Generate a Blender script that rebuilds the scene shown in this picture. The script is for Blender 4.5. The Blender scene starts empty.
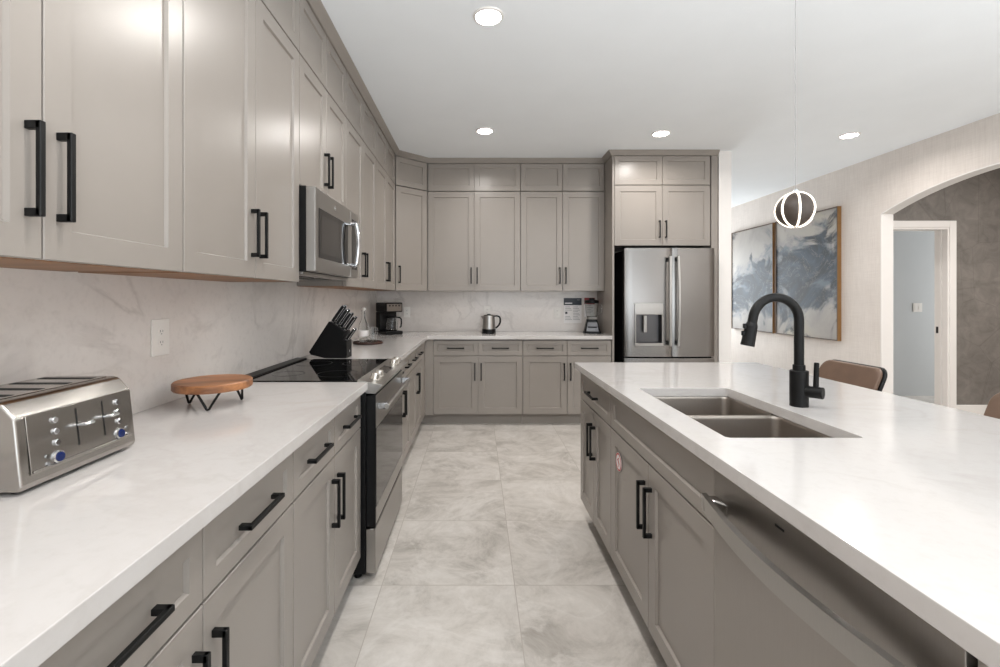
import bpy, bmesh, math, random
from mathutils import Vector, Matrix
random.seed(7)
S = bpy.context.scene
PI = math.pi

# ------------------------------------------------------------------ camera, world, lights, exposure
CAM_H = 1.30
cam_d = bpy.data.cameras.new('camera')
cam = bpy.data.objects.new('camera', cam_d)
S.collection.objects.link(cam)
cam.location = (0, 0, CAM_H)
cam.rotation_euler = (PI / 2, 0, 0)
cam_d.sensor_width = 36
cam_d.lens = 460 / 1000 * 36
cam_d.shift_x = 0.023
cam_d.shift_y = -0.0358
cam_d.clip_start = 0.02
S.camera = cam

S.view_settings.view_transform = 'Standard'
S.view_settings.look = 'None'
S.view_settings.gamma = 1
S.view_settings.use_curve_mapping = False
S.view_settings.exposure = 0.82

world = bpy.data.worlds.new('world')
S.world = world
world.use_nodes = True
world.node_tree.nodes['Background'].inputs[0].default_value = (0.86, 0.93, 1.0, 1)
world.node_tree.nodes['Background'].inputs[1].default_value = 1.0

CEIL = 2.785
WINDOW_POWER = 28
BOUNCE_POWER = 54
NOOK_POWER = 27
DAY = (0.88, 0.95, 1.0)
CAN_POWER = 7.2
CAN_COLOR = (1.0, 0.96, 0.92)


def area(name, loc, rot, sx, sy, power, color, shape='RECTANGLE', spread=PI):
    l = bpy.data.lights.new(name, 'AREA')
    l.shape = shape
    l.size = sx
    if shape in ('RECTANGLE', 'ELLIPSE'):
        l.size_y = sy
    l.energy = power
    l.color = color
    l.spread = spread
    o = bpy.data.objects.new(name, l)
    S.collection.objects.link(o)
    o.location = loc
    o.rotation_euler = rot
    return o


# daylight through the sliding door behind the camera
area('daylight_sliding_door', (1.7, -3.93, 1.2), (PI / 2, 0, 0), 3.7, 2.1, WINDOW_POWER, DAY)
# added fill lights behind the camera, bounced off the ceiling; no lamps stand there
area('ceiling_fill', (0.5, -0.8, 1.1), (PI, 0, 0), 0.5, 0.5, BOUNCE_POWER, (0.93, 0.97, 1.0))
area('ceiling_fill', (2.9, -0.4, 1.1), (PI, 0, 0), 0.5, 0.5, BOUNCE_POWER, (0.93, 0.97, 1.0))
area('nook_fill', (3.35, 8.33, 1.45), (-PI / 2, 0, 0), 1.2, 1.4, NOOK_POWER, DAY)  # unseen fill added to brighten the painting wall; no window is built here
area('side_room_fill', (7.6, 5.55, 1.3), (0, PI / 2, 0), 1.9, 0.9, 30, (0.97, 0.99, 1.0))  # added fill that evenly brightens the wall seen through the hall doorway
area('hall_fill', (5.4, 3.2, 2.7), (0, 0, 0), 0.3, 0.3, 30, CAN_COLOR)  # unseen light added to lift the grey hall wall, without a fixture

# ------------------------------------------------------------------ helpers


def lin(c):
    return tuple((v / 255 / 12.92) if v / 255 <= 0.04045 else ((v / 255 + 0.055) / 1.055) ** 2.4 for v in c) + (1.0,)


class NT:
    def __init__(self, name):
        self.m = bpy.data.materials.new(name)
        self.m.use_nodes = True
        self.t = self.m.node_tree
        self.b = self.t.nodes['Principled BSDF']

    def n(self, typ, **kw):
        nd = self.t.nodes.new(typ)
        for k, v in kw.items():
            if k == 'inp':
                for kk, vv in v.items():
                    nd.inputs[kk].default_value = vv
            else:
                setattr(nd, k, v)
        return nd

    def l(self, a, b):
        self.t.links.new(a, b)

    def coord(self, scale=(1, 1, 1), loc=(0, 0, 0), rot=(0, 0, 0), kind='Object'):
        tc = self.n('ShaderNodeTexCoord')
        mp = self.n('ShaderNodeMapping')
        mp.inputs['Scale'].default_value = scale
        mp.inputs['Location'].default_value = loc
        mp.inputs['Rotation'].default_value = rot
        self.l(tc.outputs[kind], mp.inputs['Vector'])
        return mp.outputs['Vector']

    def noise(self, vec, scale, detail=4, rough=0.5, dist=0.0):
        nd = self.n('ShaderNodeTexNoise', inp={'Scale': scale, 'Detail': detail, 'Roughness': rough, 'Distortion': dist})
        self.l(vec, nd.inputs['Vector'])
        return nd.outputs['Fac']

    def ramp(self, fac, stops):
        nd = self.n('ShaderNodeValToRGB')
        cr = nd.color_ramp
        while len(cr.elements) < len(stops):
            cr.elements.new(0.5)
        for e, (p, c) in zip(cr.elements, stops):
            e.position = p
            e.color = c if len(c) == 4 else tuple(c) + (1,)
        self.l(fac, nd.inputs['Fac'])
        return nd.outputs['Color']

    def math(self, op, a, b=None, c=None, clamp=False):
        nd = self.n('ShaderNodeMath', operation=op, use_clamp=clamp)
        for i, v in enumerate((a, b, c)):
            if v is None:
                continue
            if isinstance(v, (int, float)):
                nd.inputs[i].default_value = v
            else:
                self.l(v, nd.inputs[i])
        return nd.outputs[0]

    def mix(self, fac, a, b, mode='MIX'):
        nd = self.n('ShaderNodeMix', data_type='RGBA', blend_type=mode)
        for sock, v in ((nd.inputs['Factor'], fac), (nd.inputs['A'], a), (nd.inputs['B'], b)):
            if isinstance(v, (int, float, tuple)):
                sock.default_value = v
            else:
                self.l(v, sock)
        return nd.outputs['Result']

    def bump(self, h, strength, dist=0.01):
        nd = self.n('ShaderNodeBump', inp={'Strength': strength, 'Distance': dist})
        self.l(h, nd.inputs['Height'])
        self.l(nd.outputs['Normal'], self.b.inputs['Normal'])

    def base(self, c):
        if isinstance(c, tuple):
            self.b.inputs['Base Color'].default_value = c
        else:
            self.l(c, self.b.inputs['Base Color'])

    def set(self, **kw):
        for k, v in kw.items():
            self.b.inputs[k.replace('_', ' ')].default_value = v


def plain(name, rgb, rough=0.5, metal=0.0, var=0.06, scale=9.0, bump=0.0, **kw):
    """plain surface with a faint procedural mottling"""
    t = NT(name)
    v = t.coord()
    f = t.noise(v, scale, 3)
    c = lin(rgb)
    lo = tuple(x * (1 - var) for x in c[:3]) + (1,)
    hi = tuple(min(1, x * (1 + var)) for x in c[:3]) + (1,)
    t.base(t.ramp(f, [(0.3, lo), (0.7, hi)]))
    t.set(Roughness=rough, Metallic=metal)
    for k, x in kw.items():
        t.b.inputs[k.replace('_', ' ')].default_value = x
    if bump:
        t.bump(t.noise(v, scale * 30, 2), bump, 0.002)
    return t.m


M = {}
M['paint'] = plain('greige_cabinet_paint', (141, 134, 127), 0.31, var=0.015, scale=2.5, bump=0.0)
M['paint'].node_tree.nodes['Principled BSDF'].inputs['Specular IOR Level'].default_value = 0.45
M['black_metal'] = plain('matte_black_metal', (11, 11, 11), 0.5, 0.0, var=0.1, Specular_IOR_Level=0.28)
M['black_plastic'] = plain('black_plastic', (9, 9, 10), 0.4, var=0.1, Specular_IOR_Level=0.25)
M['black_matte'] = plain('black_matte_wood', (8, 8, 9), 0.55, var=0.15, scale=20, Specular_IOR_Level=0.2)
M['white_plastic'] = plain('white_plastic', (232, 228, 222), 0.35, var=0.01)
M['chrome'] = plain('chrome', (205, 207, 210), 0.10, 1.0, var=0.01)
M['knob_metal'] = plain('bright_knob_metal', (225, 220, 212), 0.25, 0.85, var=0.02)
M['white_paint'] = plain('white_trim_paint', (226, 222, 218), 0.45, var=0.01)
M['ceiling_paint'] = plain('ceiling_paint', (234, 237, 239), 0.9, var=0.012, scale=3, bump=0.25)
M['wall_paint'] = plain('warm_white_wall_paint', (214, 206, 200), 0.8, var=0.015, scale=4, bump=0.1)
M['cool_paint'] = plain('cool_white_wall_paint', (197, 200, 201), 0.8, var=0.01, scale=4)
M['inside'] = plain('dark_gap', (12, 12, 12), 0.8, var=0.1)
M['brown_leather'] = plain('brown_leather', (112, 88, 72), 0.5, var=0.08, scale=14, bump=0.2)
M['black_leather'] = plain('black_leather', (14, 14, 14), 0.5, var=0.1, scale=14, bump=0.2, Specular_IOR_Level=0.3)
M['blue_dial'] = plain('blue_dial', (18, 34, 84), 0.25, 0.1, var=0.15, scale=60)
M['red_print'] = plain('red_print', (186, 36, 44), 0.5, var=0.03)
M['white_print'] = plain('white_print', (232, 228, 226), 0.5, var=0.01)
M['navy_print'] = plain('dark_navy_print', (38, 42, 52), 0.45, var=0.05)
M['grey_print'] = plain('grey_print', (140, 138, 138), 0.6, var=0.03)
M['maroon_print'] = plain('dull_red_print', (150, 62, 62), 0.5, var=0.05)
M['bronze'] = plain('bronze_metal', (62, 52, 45), 0.5, 0.1, var=0.06)
M['gold_frame'] = plain('gold_wood_frame', (140, 104, 62), 0.4, 0.15, var=0.08, scale=20)
M['dark_frame'] = plain('dark_edge_frame', (70, 56, 46), 0.5, var=0.08)
M['clear_floor_line'] = plain('grey_plate', (20, 20, 20), 0.4)


def steel(name, rgb, rough, stretch=(1, 1, 60), strength=0.005, aniso=0.5):
    t = NT(name)
    v = t.coord(scale=stretch)
    f = t.noise(v, 12, 4, 0.6)
    c = lin(rgb)
    t.base(t.ramp(f, [(0.3, tuple(x * 0.97 for x in c[:3]) + (1,)), (0.7, tuple(min(1, x * 1.03) for x in c[:3]) + (1,))]))
    r = t.math('MULTIPLY_ADD', f, 0.06, rough - 0.03)
    t.l(r, t.b.inputs['Roughness'])
    t.set(Metallic=1.0, Anisotropic=aniso)
    t.bump(f, strength, 0.001)
    return t.m


M['steel'] = steel('brushed_steel', (170, 167, 163), 0.30, (60, 60, 1))
M['steel_fridge'] = steel('brushed_fridge_steel', (138, 135, 132), 0.25, (90, 90, 1))
M['steel_dark'] = steel('slate_steel', (166, 161, 156), 0.34, (60, 60, 1))
M['steel_sink'] = steel('brushed_sink_steel', (168, 160, 152), 0.38, (30, 30, 2), 0.006, 0.2)
M['steel_toaster'] = steel('brushed_toaster_steel', (176, 172, 167), 0.24, (2, 80, 2))
M['steel_side'] = steel('brushed_side_steel', (176, 172, 167), 0.26, (2, 2, 60))


M['steel_band'] = steel('dull_band_steel', (128, 122, 116), 0.3)
M['niche'] = steel('dark_niche_steel', (96, 95, 96), 0.35)


def glassy(name, rgb, rough=0.04, spec=0.5):
    t = NT(name)
    f = t.noise(t.coord(), 3, 2)
    c = lin(rgb)
    t.base(t.ramp(f, [(0.3, tuple(x * 0.9 for x in c[:3]) + (1,)), (0.7, c)]))
    t.set(Roughness=rough, Specular_IOR_Level=spec)
    return t.m


M['black_glass'] = glassy('black_ceramic_glass', (8, 8, 8), 0.05, 0.35)
M['oven_glass'] = glassy('dark_oven_glass', (34, 31, 29), 0.05, 0.5)


def clear_glass(name, tint=(0.96, 0.98, 0.98, 1)):
    t = NT(name)
    t.base(t.ramp(t.noise(t.coord(), 5, 1), [(0.0, tint), (1.0, (1, 1, 1, 1))]))
    t.set(Roughness=0.02, Transmission_Weight=1.0, IOR=1.3)
    return t.m


M['clear_glass'] = clear_glass('clear_glass')


def wood(name, dark, light, scale=(3, 40, 40), rough=0.45):
    t = NT(name)
    v = t.coord(scale=scale)
    f = t.noise(v, 2.2, 6, 0.6, 0.8)
    g = t.noise(t.coord(scale=(scale[0] * 0.4, scale[1] * 0.25, scale[2] * 0.25)), 1.6, 3)
    h = t.math('MULTIPLY_ADD', g, 0.6, t.math('MULTIPLY', f, 0.4))
    t.base(t.ramp(h, [(0.38, lin(dark)), (0.62, lin(light))]))
    t.set(Roughness=rough)
    t.bump(f, 0.08, 0.002)
    return t.m


M['acacia'] = wood('acacia_wood', (84, 46, 26), (186, 128, 84), (1.2, 16, 16))
M['ply'] = wood('natural_plywood', (122, 80, 40), (152, 104, 58), (30, 3, 30))
M['walnut'] = wood('dark_walnut', (36, 19, 14), (66, 37, 27), (4, 30, 30))


def emit(name, rgb, strength):
    t = NT(name)
    t.base(t.ramp(t.noise(t.coord(), 2, 1), [(0, (0.9, 0.9, 0.9, 1)), (1, (1, 1, 1, 1))]))
    t.b.inputs['Emission Color'].default_value = tuple(rgb) + (1,)
    t.b.inputs['Emission Strength'].default_value = strength
    return t.m


M['lamp'] = emit('lamp_lens_glow', (1.0, 0.96, 0.91), 20)
M['led'] = emit('led_strip_glow', (1.0, 0.84, 0.64), 0.9)


def quartz(name, base, vein, rough, vein_amt, scale=1.0, cloud_amt=0.4):
    t = NT(name)
    v = t.coord()
    warp = t.n('ShaderNodeTexNoise', inp={'Scale': 1.1 * scale, 'Detail': 5, 'Roughness': 0.55})
    t.l(v, warp.inputs['Vector'])
    # thin irregular veins where a warped noise crosses its mid value
    f = t.noise(v, 1.25 * scale, 6, 0.55, 1.2)
    d = t.math('ABSOLUTE', t.math('SUBTRACT', f, 0.5))
    vein_f = t.math('SUBTRACT', 1.0, t.math('MULTIPLY', d, 26.0), clamp=True)
    patch = t.math('MULTIPLY_ADD', t.noise(v, 1.7 * scale, 3), 3.0, -1.15, clamp=True)
    vein_f = t.math('MULTIPLY', t.math('MULTIPLY', vein_f, patch), vein_amt, clamp=True)
    cloud = t.math('MULTIPLY_ADD', warp.outputs['Fac'], 2.4, -0.85, clamp=True)
    cloud = t.math('MULTIPLY', cloud, cloud_amt)
    c = t.mix(cloud, lin(base), t.mix(0.45, lin(base), lin(vein)))
    c = t.mix(vein_f, c, lin(vein))
    fleck = t.math('MULTIPLY_ADD', t.noise(v, 26 * scale, 5, 0.7), 2.5, -1.25, clamp=True)
    c = t.mix(t.math('MULTIPLY', fleck, 0.3), c, lin(vein))
    t.base(c)
    t.set(Roughness=rough, Specular_IOR_Level=0.5)
    return t.m


M['counter'] = quartz('white_quartz', (196, 192, 189), (168, 160, 153), 0.10, 0.3, 1.3, 0.28)
M['splash'] = quartz('veined_quartz_backsplash', (227, 220, 214), (160, 150, 144), 0.22, 0.5, 1.5, 0.6)


def floor_mat():
    t = NT('stone_look_floor_tile')
    v = t.coord(loc=(-0.17, -2.08, 0))
    br = t.n('ShaderNodeTexBrick', offset=0.0, squash=1.0,
             inp={'Scale': 1.0, 'Mortar Size': 0.0022, 'Mortar Smooth': 0.1, 'Bias': 0.0, 'Brick Width': 0.6, 'Row Height': 0.6,
                  'Color1': (0.25, 0.25, 0.25, 1), 'Color2': (0.75, 0.75, 0.75, 1), 'Mortar': (0.5, 0.5, 0.5, 1)})
    t.l(v, br.inputs['Vector'])
    # every tile shows another patch of the same stone: shift the pattern by the tile's own value
    cell = t.n('ShaderNodeVectorMath', operation='SNAP')
    cell.inputs[1].default_value = (0.6, 0.6, 10)
    t.l(v, cell.inputs[0])
    wn = t.n('ShaderNodeTexWhiteNoise')
    t.l(cell.outputs[0], wn.inputs['Vector'])
    sc = t.n('ShaderNodeVectorMath', operation='SCALE')
    sc.inputs['Scale'].default_value = 7.0
    t.l(wn.outputs['Color'], sc.inputs[0])
    ad = t.n('ShaderNodeVectorMath', operation='ADD')
    t.l(v, ad.inputs[0])
    t.l(sc.outputs[0], ad.inputs[1])
    pv = ad.outputs[0]
    cloud = t.noise(pv, 3.4, 10, 0.74, 0.6)
    f2 = t.noise(pv, 1.6, 7, 0.6, 0.9)
    d = t.math('ABSOLUTE', t.math('SUBTRACT', f2, 0.5))
    streak = t.math('SUBTRACT', 1.0, t.math('MULTIPLY', d, 36.0), clamp=True)
    c = t.ramp(cloud, [(0.28, lin((144, 138, 130))), (0.5, lin((189, 183, 176))), (0.72, lin((211, 206, 200)))])
    c = t.mix(t.math('MULTIPLY', streak, 0.3), c, lin((214, 210, 205)))
    tone = t.math('MULTIPLY_ADD', wn.outputs['Value'], 0.07, 0.95)
    cm = t.n('ShaderNodeCombineColor')
    for i in range(3):
        t.l(tone, cm.inputs[i])
    c = t.mix(1.0, c, cm.outputs[0], 'MULTIPLY')
    c = t.mix(br.outputs['Fac'], c, lin((166, 159, 150)))
    t.base(c)
    r = t.math('MULTIPLY_ADD', cloud, 0.2, 0.22)
    t.l(r, t.b.inputs['Roughness'])
    h = t.math('SUBTRACT', t.math('MULTIPLY', cloud, 0.15), br.outputs['Fac'])
    t.bump(h, 0.12, 0.003)
    return t.m


M['floor'] = floor_mat()


def linen(name, lo, hi):
    t = NT(name)
    a = t.noise(t.coord(scale=(90, 90, 5)), 1.2, 4, 0.6)
    b = t.noise(t.coord(scale=(4, 4, 120)), 1.2, 4, 0.6)
    g = t.noise(t.coord(), 2.2, 3)
    h = t.math('ADD', t.math('MULTIPLY', a, 0.4), t.math('MULTIPLY', b, 0.3))
    h = t.math('ADD', h, t.math('MULTIPLY', g, 0.3))
    t.base(t.ramp(h, [(0.36, lin(lo)), (0.62, lin(hi))]))
    t.set(Roughness=0.7)
    t.bump(a, 0.15, 0.002)
    return t.m


M['linen'] = linen('linen_wallpaper', (204, 195, 188), (221, 213, 206))


def slate_paper():
    t = NT('grey_crackle_wallpaper')
    v = t.coord()
    n1 = t.noise(v, 6, 8, 0.65, 1.0)
    c = t.ramp(n1, [(0.3, lin((98, 93, 88))), (0.7, lin((128, 122, 116)))])
    vo = t.n('ShaderNodeTexVoronoi', feature='DISTANCE_TO_EDGE', inp={'Scale': 2.6, 'Randomness': 1.0})
    wv = t.coord(scale=(1, 1, 0.7), rot=(0, 0.6, 0))
    t.l(wv, vo.inputs['Vector'])
    ln = t.math('LESS_THAN', vo.outputs['Distance'], 0.006)
    vo2 = t.n('ShaderNodeTexVoronoi', feature='DISTANCE_TO_EDGE', inp={'Scale': 3.4, 'Randomness': 1.0})
    t.l(t.coord(scale=(0.6, 1, 1.4), rot=(0, -0.5, 0)), vo2.inputs['Vector'])
    ln2 = t.math('LESS_THAN', vo2.outputs['Distance'], 0.005)
    c = t.mix(t.math('MULTIPLY', ln, 0.28), c, lin((74, 69, 65)))
    c = t.mix(t.math('MULTIPLY', ln2, 0.25), c, lin((84, 78, 73)))
    t.base(c)
    t.set(Roughness=0.6)
    t.bump(n1, 0.2, 0.003)
    return t.m


M['slate'] = slate_paper()


class MB:
    """collects shapes and links them as one mesh object"""

    def __init__(self):
        self.v, self.f, self.mi, self.mats = [], [], [], []

    def _mat(self, m):
        if m not in self.mats:
            self.mats.append(m)
        return self.mats.index(m)

    def add_bm(self, bm, m, xf=None):
        i0 = len(self.v)
        k = self._mat(m)
        bm.verts.index_update()
        for v in bm.verts:
            co = xf @ v.co if xf else v.co
            self.v.append(tuple(co))
        for f in bm.faces:
            self.f.append([i0 + v.index for v in f.verts])
            self.mi.append(k)
        bm.free()
        return self

    def raw(self, verts, faces, m, xf=None):
        i0 = len(self.v)
        k = self._mat(m)
        for v in verts:
            v = Vector(v)
            self.v.append(tuple(xf @ v if xf else v))
        for f in faces:
            self.f.append([i0 + j for j in f])
            self.mi.append(k)
        return self

    def box(self, x0, x1, y0, y1, z0, z1, m, bev=0.0, seg=1, xf=None):
        bm = bmesh.new()
        bmesh.ops.create_cube(bm, size=1)
        for v in bm.verts:
            v.co = Vector((x0 if v.co.x < 0 else x1, y0 if v.co.y < 0 else y1, z0 if v.co.z < 0 else z1))
        if bev:
            bmesh.ops.bevel(bm, geom=bm.edges[:], offset=bev, segments=seg, profile=0.5, affect='EDGES', clamp_overlap=True)
        bmesh.ops.recalc_face_normals(bm, faces=bm.faces[:])
        return self.add_bm(bm, m, xf)

    def prism(self, poly, axis, a, b, m, bev=0.0, seg=1, xf=None, holes=None):
        """polygon in the plane across AXIS, run from A to B"""
        bm = bmesh.new()

        def P(u, v, t):
            return {'x': (t, u, v), 'y': (u, t, v), 'z': (u, v, t)}[axis]
        A = [bm.verts.new(P(u, v, a)) for u, v in poly]
        B = [bm.verts.new(P(u, v, b)) for u, v in poly]
        n = len(poly)
        bm.faces.new(A)
        bm.faces.new(B)
        for i in range(n):
            bm.faces.new((A[i], A[(i + 1) % n], B[(i + 1) % n], B[i]))
        bmesh.ops.recalc_face_normals(bm, faces=bm.faces[:])
        if bev:
            es = [e for e in bm.edges if e.calc_face_angle(0) > 0.35]
            bmesh.ops.bevel(bm, geom=es, offset=bev, segments=seg, profile=0.5, affect='EDGES', clamp_overlap=True)
            bmesh.ops.recalc_face_normals(bm, faces=bm.faces[:])
        return self.add_bm(bm, m, xf)

    def cyl(self, p0, p1, r0, m, r1=None, n=24, bev=0.0, xf=None):
        p0, p1 = Vector(p0), Vector(p1)
        d = p1 - p0
        L = d.length
        r1 = r0 if r1 is None else r1
        q = d.to_track_quat('Z', 'Y').to_matrix().to_4x4()
        q.translation = p0
        prof = [(0, 0), (r0 - bev, 0)] + ([(r0, bev)] if bev else []) + ([(r1, L - bev)] if bev else [(r1, L)]) + ([(r1 - bev, L)] if bev else []) + [(0, L)]
        if not bev:
            prof = [(0, 0), (r0, 0), (r1, L), (0, L)]
        return self.lathe(prof, m, n=n, xf=(xf @ q) if xf else q)

    def lathe(self, prof, m, n=32, xf=None, closed=False):
        vs, fs, ring = [], [], []
        for r, z in prof:
            if r < 1e-6:
                ring.append([len(vs)])
                vs.append((0, 0, z))
            else:
                ring.append(list(range(len(vs), len(vs) + n)))
                for k in range(n):
                    a = 2 * PI * k / n
                    vs.append((r * math.cos(a), r * math.sin(a), z))
        pairs = list(zip(ring, ring[1:])) + ([(ring[-1], ring[0])] if closed else [])
        for A, B in pairs:
            if len(A) == 1 and len(B) == 1:
                continue
            for k in range(n):
                k2 = (k + 1) % n
                if len(A) == 1:
                    fs.append((A[0], B[k2], B[k]))
                elif len(B) == 1:
                    fs.append((A[k], A[k2], B[0]))
                else:
                    fs.append((A[k], A[k2], B[k2], B[k]))
        return self.raw(vs, fs, m, xf)

    def tube(self, pts, r, m, n=12, closed=False, rs=None, square=False, xf=None):
        pts = [Vector(p) for p in pts]
        N = len(pts)
        tang = []
        for i in range(N):
            a = pts[i - 1] if (i > 0 or closed) else pts[0]
            b = pts[(i + 1) % N] if (i < N - 1 or closed) else pts[-1]
            tang.append((b - a).normalized())
        up = Vector((0, 0, 1)) if abs(tang[0].z) < 0.9 else Vector((0, 1, 0))
        nrm = (up - tang[0] * up.dot(tang[0])).normalized()
        vs, fs = [], []
        for i in range(N):
            if i:
                ax = tang[i - 1].cross(tang[i])
                if ax.length > 1e-8:
                    nrm = Matrix.Rotation(tang[i - 1].angle(tang[i]), 3, ax.normalized()) @ nrm
                nrm = (nrm - tang[i] * nrm.dot(tang[i])).normalized()
            bi = tang[i].cross(nrm)
            rr = rs[i] if rs else r
            for k in range(n):
                a = 2 * PI * k / n + (PI / 4 if square else 0)
                q = math.sqrt(2) if square else 1
                vs.append(pts[i] + (nrm * math.cos(a) + bi * math.sin(a)) * rr * q)
        for i in range(N if closed else N - 1):
            j = (i + 1) % N
            for k in range(n):
                k2 = (k + 1) % n
                fs.append((i * n + k, i * n + k2, j * n + k2, j * n + k))
        if not closed:
            fs.append(tuple(range(n - 1, -1, -1)))
            fs.append(tuple((N - 1) * n + k for k in range(n)))
        return self.raw(vs, fs, m, xf)

    def build(self, name, parent=None, loc=None, angle=0.62, smooth=True):
        me = bpy.data.meshes.new(name)
        me.from_pydata(self.v, [], self.f)
        for mt in self.mats:
            me.materials.append(mt)
        me.polygons.foreach_set('material_index', self.mi)
        me.validate()
        bm = bmesh.new()
        bm.from_mesh(me)
        bmesh.ops.remove_doubles(bm, verts=bm.verts[:], dist=1e-6)
        bmesh.ops.recalc_face_normals(bm, faces=bm.faces[:])
        bm.to_mesh(me)
        bm.free()
        if smooth:
            me.polygons.foreach_set('use_smooth', [True] * len(me.polygons))
        o = bpy.data.objects.new(name, me)
        if smooth:
            me.set_sharp_from_angle(angle=angle)
            wn = o.modifiers.new('weighted_normal', 'WEIGHTED_NORMAL')
            wn.keep_sharp = True
        S.collection.objects.link(o)
        if parent:
            o.parent = parent
        if loc:
            o.location = loc
        return o


def tag(o, label, cat, group=None):
    o['label'] = label
    o['category'] = cat
    if group:
        o['group'] = group
    return o


def thing(name, label, cat, loc=(0, 0, 0), rz=0.0, group=None):
    o = bpy.data.objects.new(name, None)
    S.collection.objects.link(o)
    o.location = loc
    o.rotation_euler = (0, 0, rz)
    o.empty_display_size = 0.1
    return tag(o, label, cat, group)


def struct(name, mb, **kw):
    o = mb.build(name, **kw)
    o['kind'] = 'structure'
    return o


def dup(root, loc, rz, label):
    """a copy of a thing with copies of its parts and their sub-parts"""
    r = root.copy()
    S.collection.objects.link(r)
    r.location = loc
    r.rotation_euler = (0, 0, rz)
    r['label'] = label
    for ch in list(root.children):
        c = ch.copy()
        S.collection.objects.link(c)
        c.parent = r
        for g in list(ch.children):
            d = g.copy()
            S.collection.objects.link(d)
            d.parent = c
    return r


def offset_path(path, d):
    """shift a plan polyline D to its right-hand side with mitred corners"""
    out = []
    n = len(path)
    for i, p in enumerate(path):
        p = Vector(p)
        dirs = []
        if i > 0:
            dirs.append((p - Vector(path[i - 1])).normalized())
        if i < n - 1:
            dirs.append((Vector(path[i + 1]) - p).normalized())
        ns = [Vector((q.y, -q.x)) for q in dirs]
        if len(ns) == 1:
            out.append(p + ns[0] * d)
        else:
            b = (ns[0] + ns[1]).normalized()
            out.append(p + b * (d / max(0.2, b.dot(ns[0]))))
    return out


def sweep_plan(mb, path, prof, m):
    """profile of (offset to the right, height) run along a plan path with mitres"""
    cols = [offset_path(path, d) for d, z in prof]
    n, k = len(path), len(prof)
    vs = [(cols[j][i].x, cols[j][i].y, prof[j][1]) for i in range(n) for j in range(k)]
    fs = []
    for i in range(n - 1):
        for j in range(k):
            j2 = (j + 1) % k
            fs.append((i * k + j, i * k + j2, (i + 1) * k + j2, (i + 1) * k + j))
    fs.append(tuple(range(k)))
    fs.append(tuple((n - 1) * k + j for j in range(k - 1, -1, -1)))
    return mb.raw(vs, fs, m)


# ------------------------------------------------------------------ plan of the place
LW = -1.15          # left wall
BW = 5.256          # back wall of the kitchen
RW = 4.20           # right wall
FACE_L = -0.53      # base cabinet fronts on the left
EDGE_L = -0.50      # worktop edge on the left
FACE_B = 4.672      # base cabinet fronts at the back
EDGE_B = 4.646
UP_L = -0.825       # wall cabinet fronts on the left
UP_B = 4.926        # wall cabinet fronts at the back
ISL_F = 0.61        # island cabinet fronts
ISL_E = 0.583       # island worktop edge
CT0, CT1 = 0.878, 0.914
W0, W1 = 1.371, 2.438      # wall cabinets
T0, T1 = 2.442, 2.737      # top row

# ------------------------------------------------------------------ the room
struct('floor', MB().box(-1.3, 8.2, -4.2, 8.7, -0.12, 0, M['floor']))
struct('ceiling', MB().box(-1.3, 8.2, -4.2, 8.7, CEIL, CEIL + 0.12, M['ceiling_paint']))
struct('wall_left', MB().box(LW - 0.12, LW, -4.12, BW + 0.12, 0, CEIL, M['wall_paint']))
struct('wall_back', MB().box(LW, 2.455, BW, BW + 0.12, 0, CEIL, M['wall_paint']))
struct('wall_middle', MB().box(2.45, 2.577, 4.66, 8.5, 0, CEIL, M['white_paint']))
struct('wall_nook', MB().box(2.577, RW + 0.12, 8.5, 8.62, 0, CEIL, M['wall_paint']))

# wall behind the camera with its sliding door opening
mb = MB()
mb.box(LW, -0.25, -4.12, -4.0, 0, CEIL, M['wall_paint'])
mb.box(3.65, RW + 0.12, -4.12, -4.0, 0, CEIL, M['wall_paint'])
mb.box(-0.25, 3.65, -4.12, -4.0, 2.3, CEIL, M['wall_paint'])
struct('wall_front', mb)
mb = MB()
for x in (-0.25, 1.0, 2.3, 3.59):
    mb.box(x, x + 0.06, -4.1, -4.02, 0.06, 2.24, M['white_paint'], 0.004)
mb.box(-0.25, 3.65, -4.1, -4.02, 2.24, 2.3, M['white_paint'], 0.004)
mb.box(-0.25, 3.65, -4.1, -4.02, 0, 0.06, M['white_paint'], 0.004)
struct('window_1', mb)

# right wall with its arched opening
ARC_Y0, ARC_Y1, ARC_C, ARC_R, SPRING = 2.43, 4.787, 3.61, 3.29, 2.171
arc = []
for i in range(25):
    y = ARC_Y1 + (ARC_Y0 - ARC_Y1) * i / 24
    arc.append((y, SPRING - (math.sqrt(ARC_R ** 2 - (ARC_Y1 - ARC_C) ** 2)) + math.sqrt(ARC_R ** 2 - (y - ARC_C) ** 2)))
mb = MB()
mb.box(RW, RW + 0.12, ARC_Y1, 8.5, 0, CEIL, M['linen'])
mb.box(RW, RW + 0.12, -4.12, ARC_Y0, 0, CEIL, M['linen'])
poly = [(ARC_Y1, CEIL)] + arc + [(ARC_Y0, CEIL)]
for (ya, za), (yb, zb) in zip(arc, arc[1:]):
    mb.raw([(RW, ya, za), (RW, yb, zb), (RW, yb, CEIL), (RW, ya, CEIL)], [(0, 1, 2, 3)], M['linen'])
    mb.raw([(RW + .12, ya, za), (RW + .12, yb, zb), (RW + .12, yb, CEIL), (RW + .12, ya, CEIL)], [(0, 1, 2, 3)], M['linen'])
struct('wall_right', mb, smooth=False)
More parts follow.
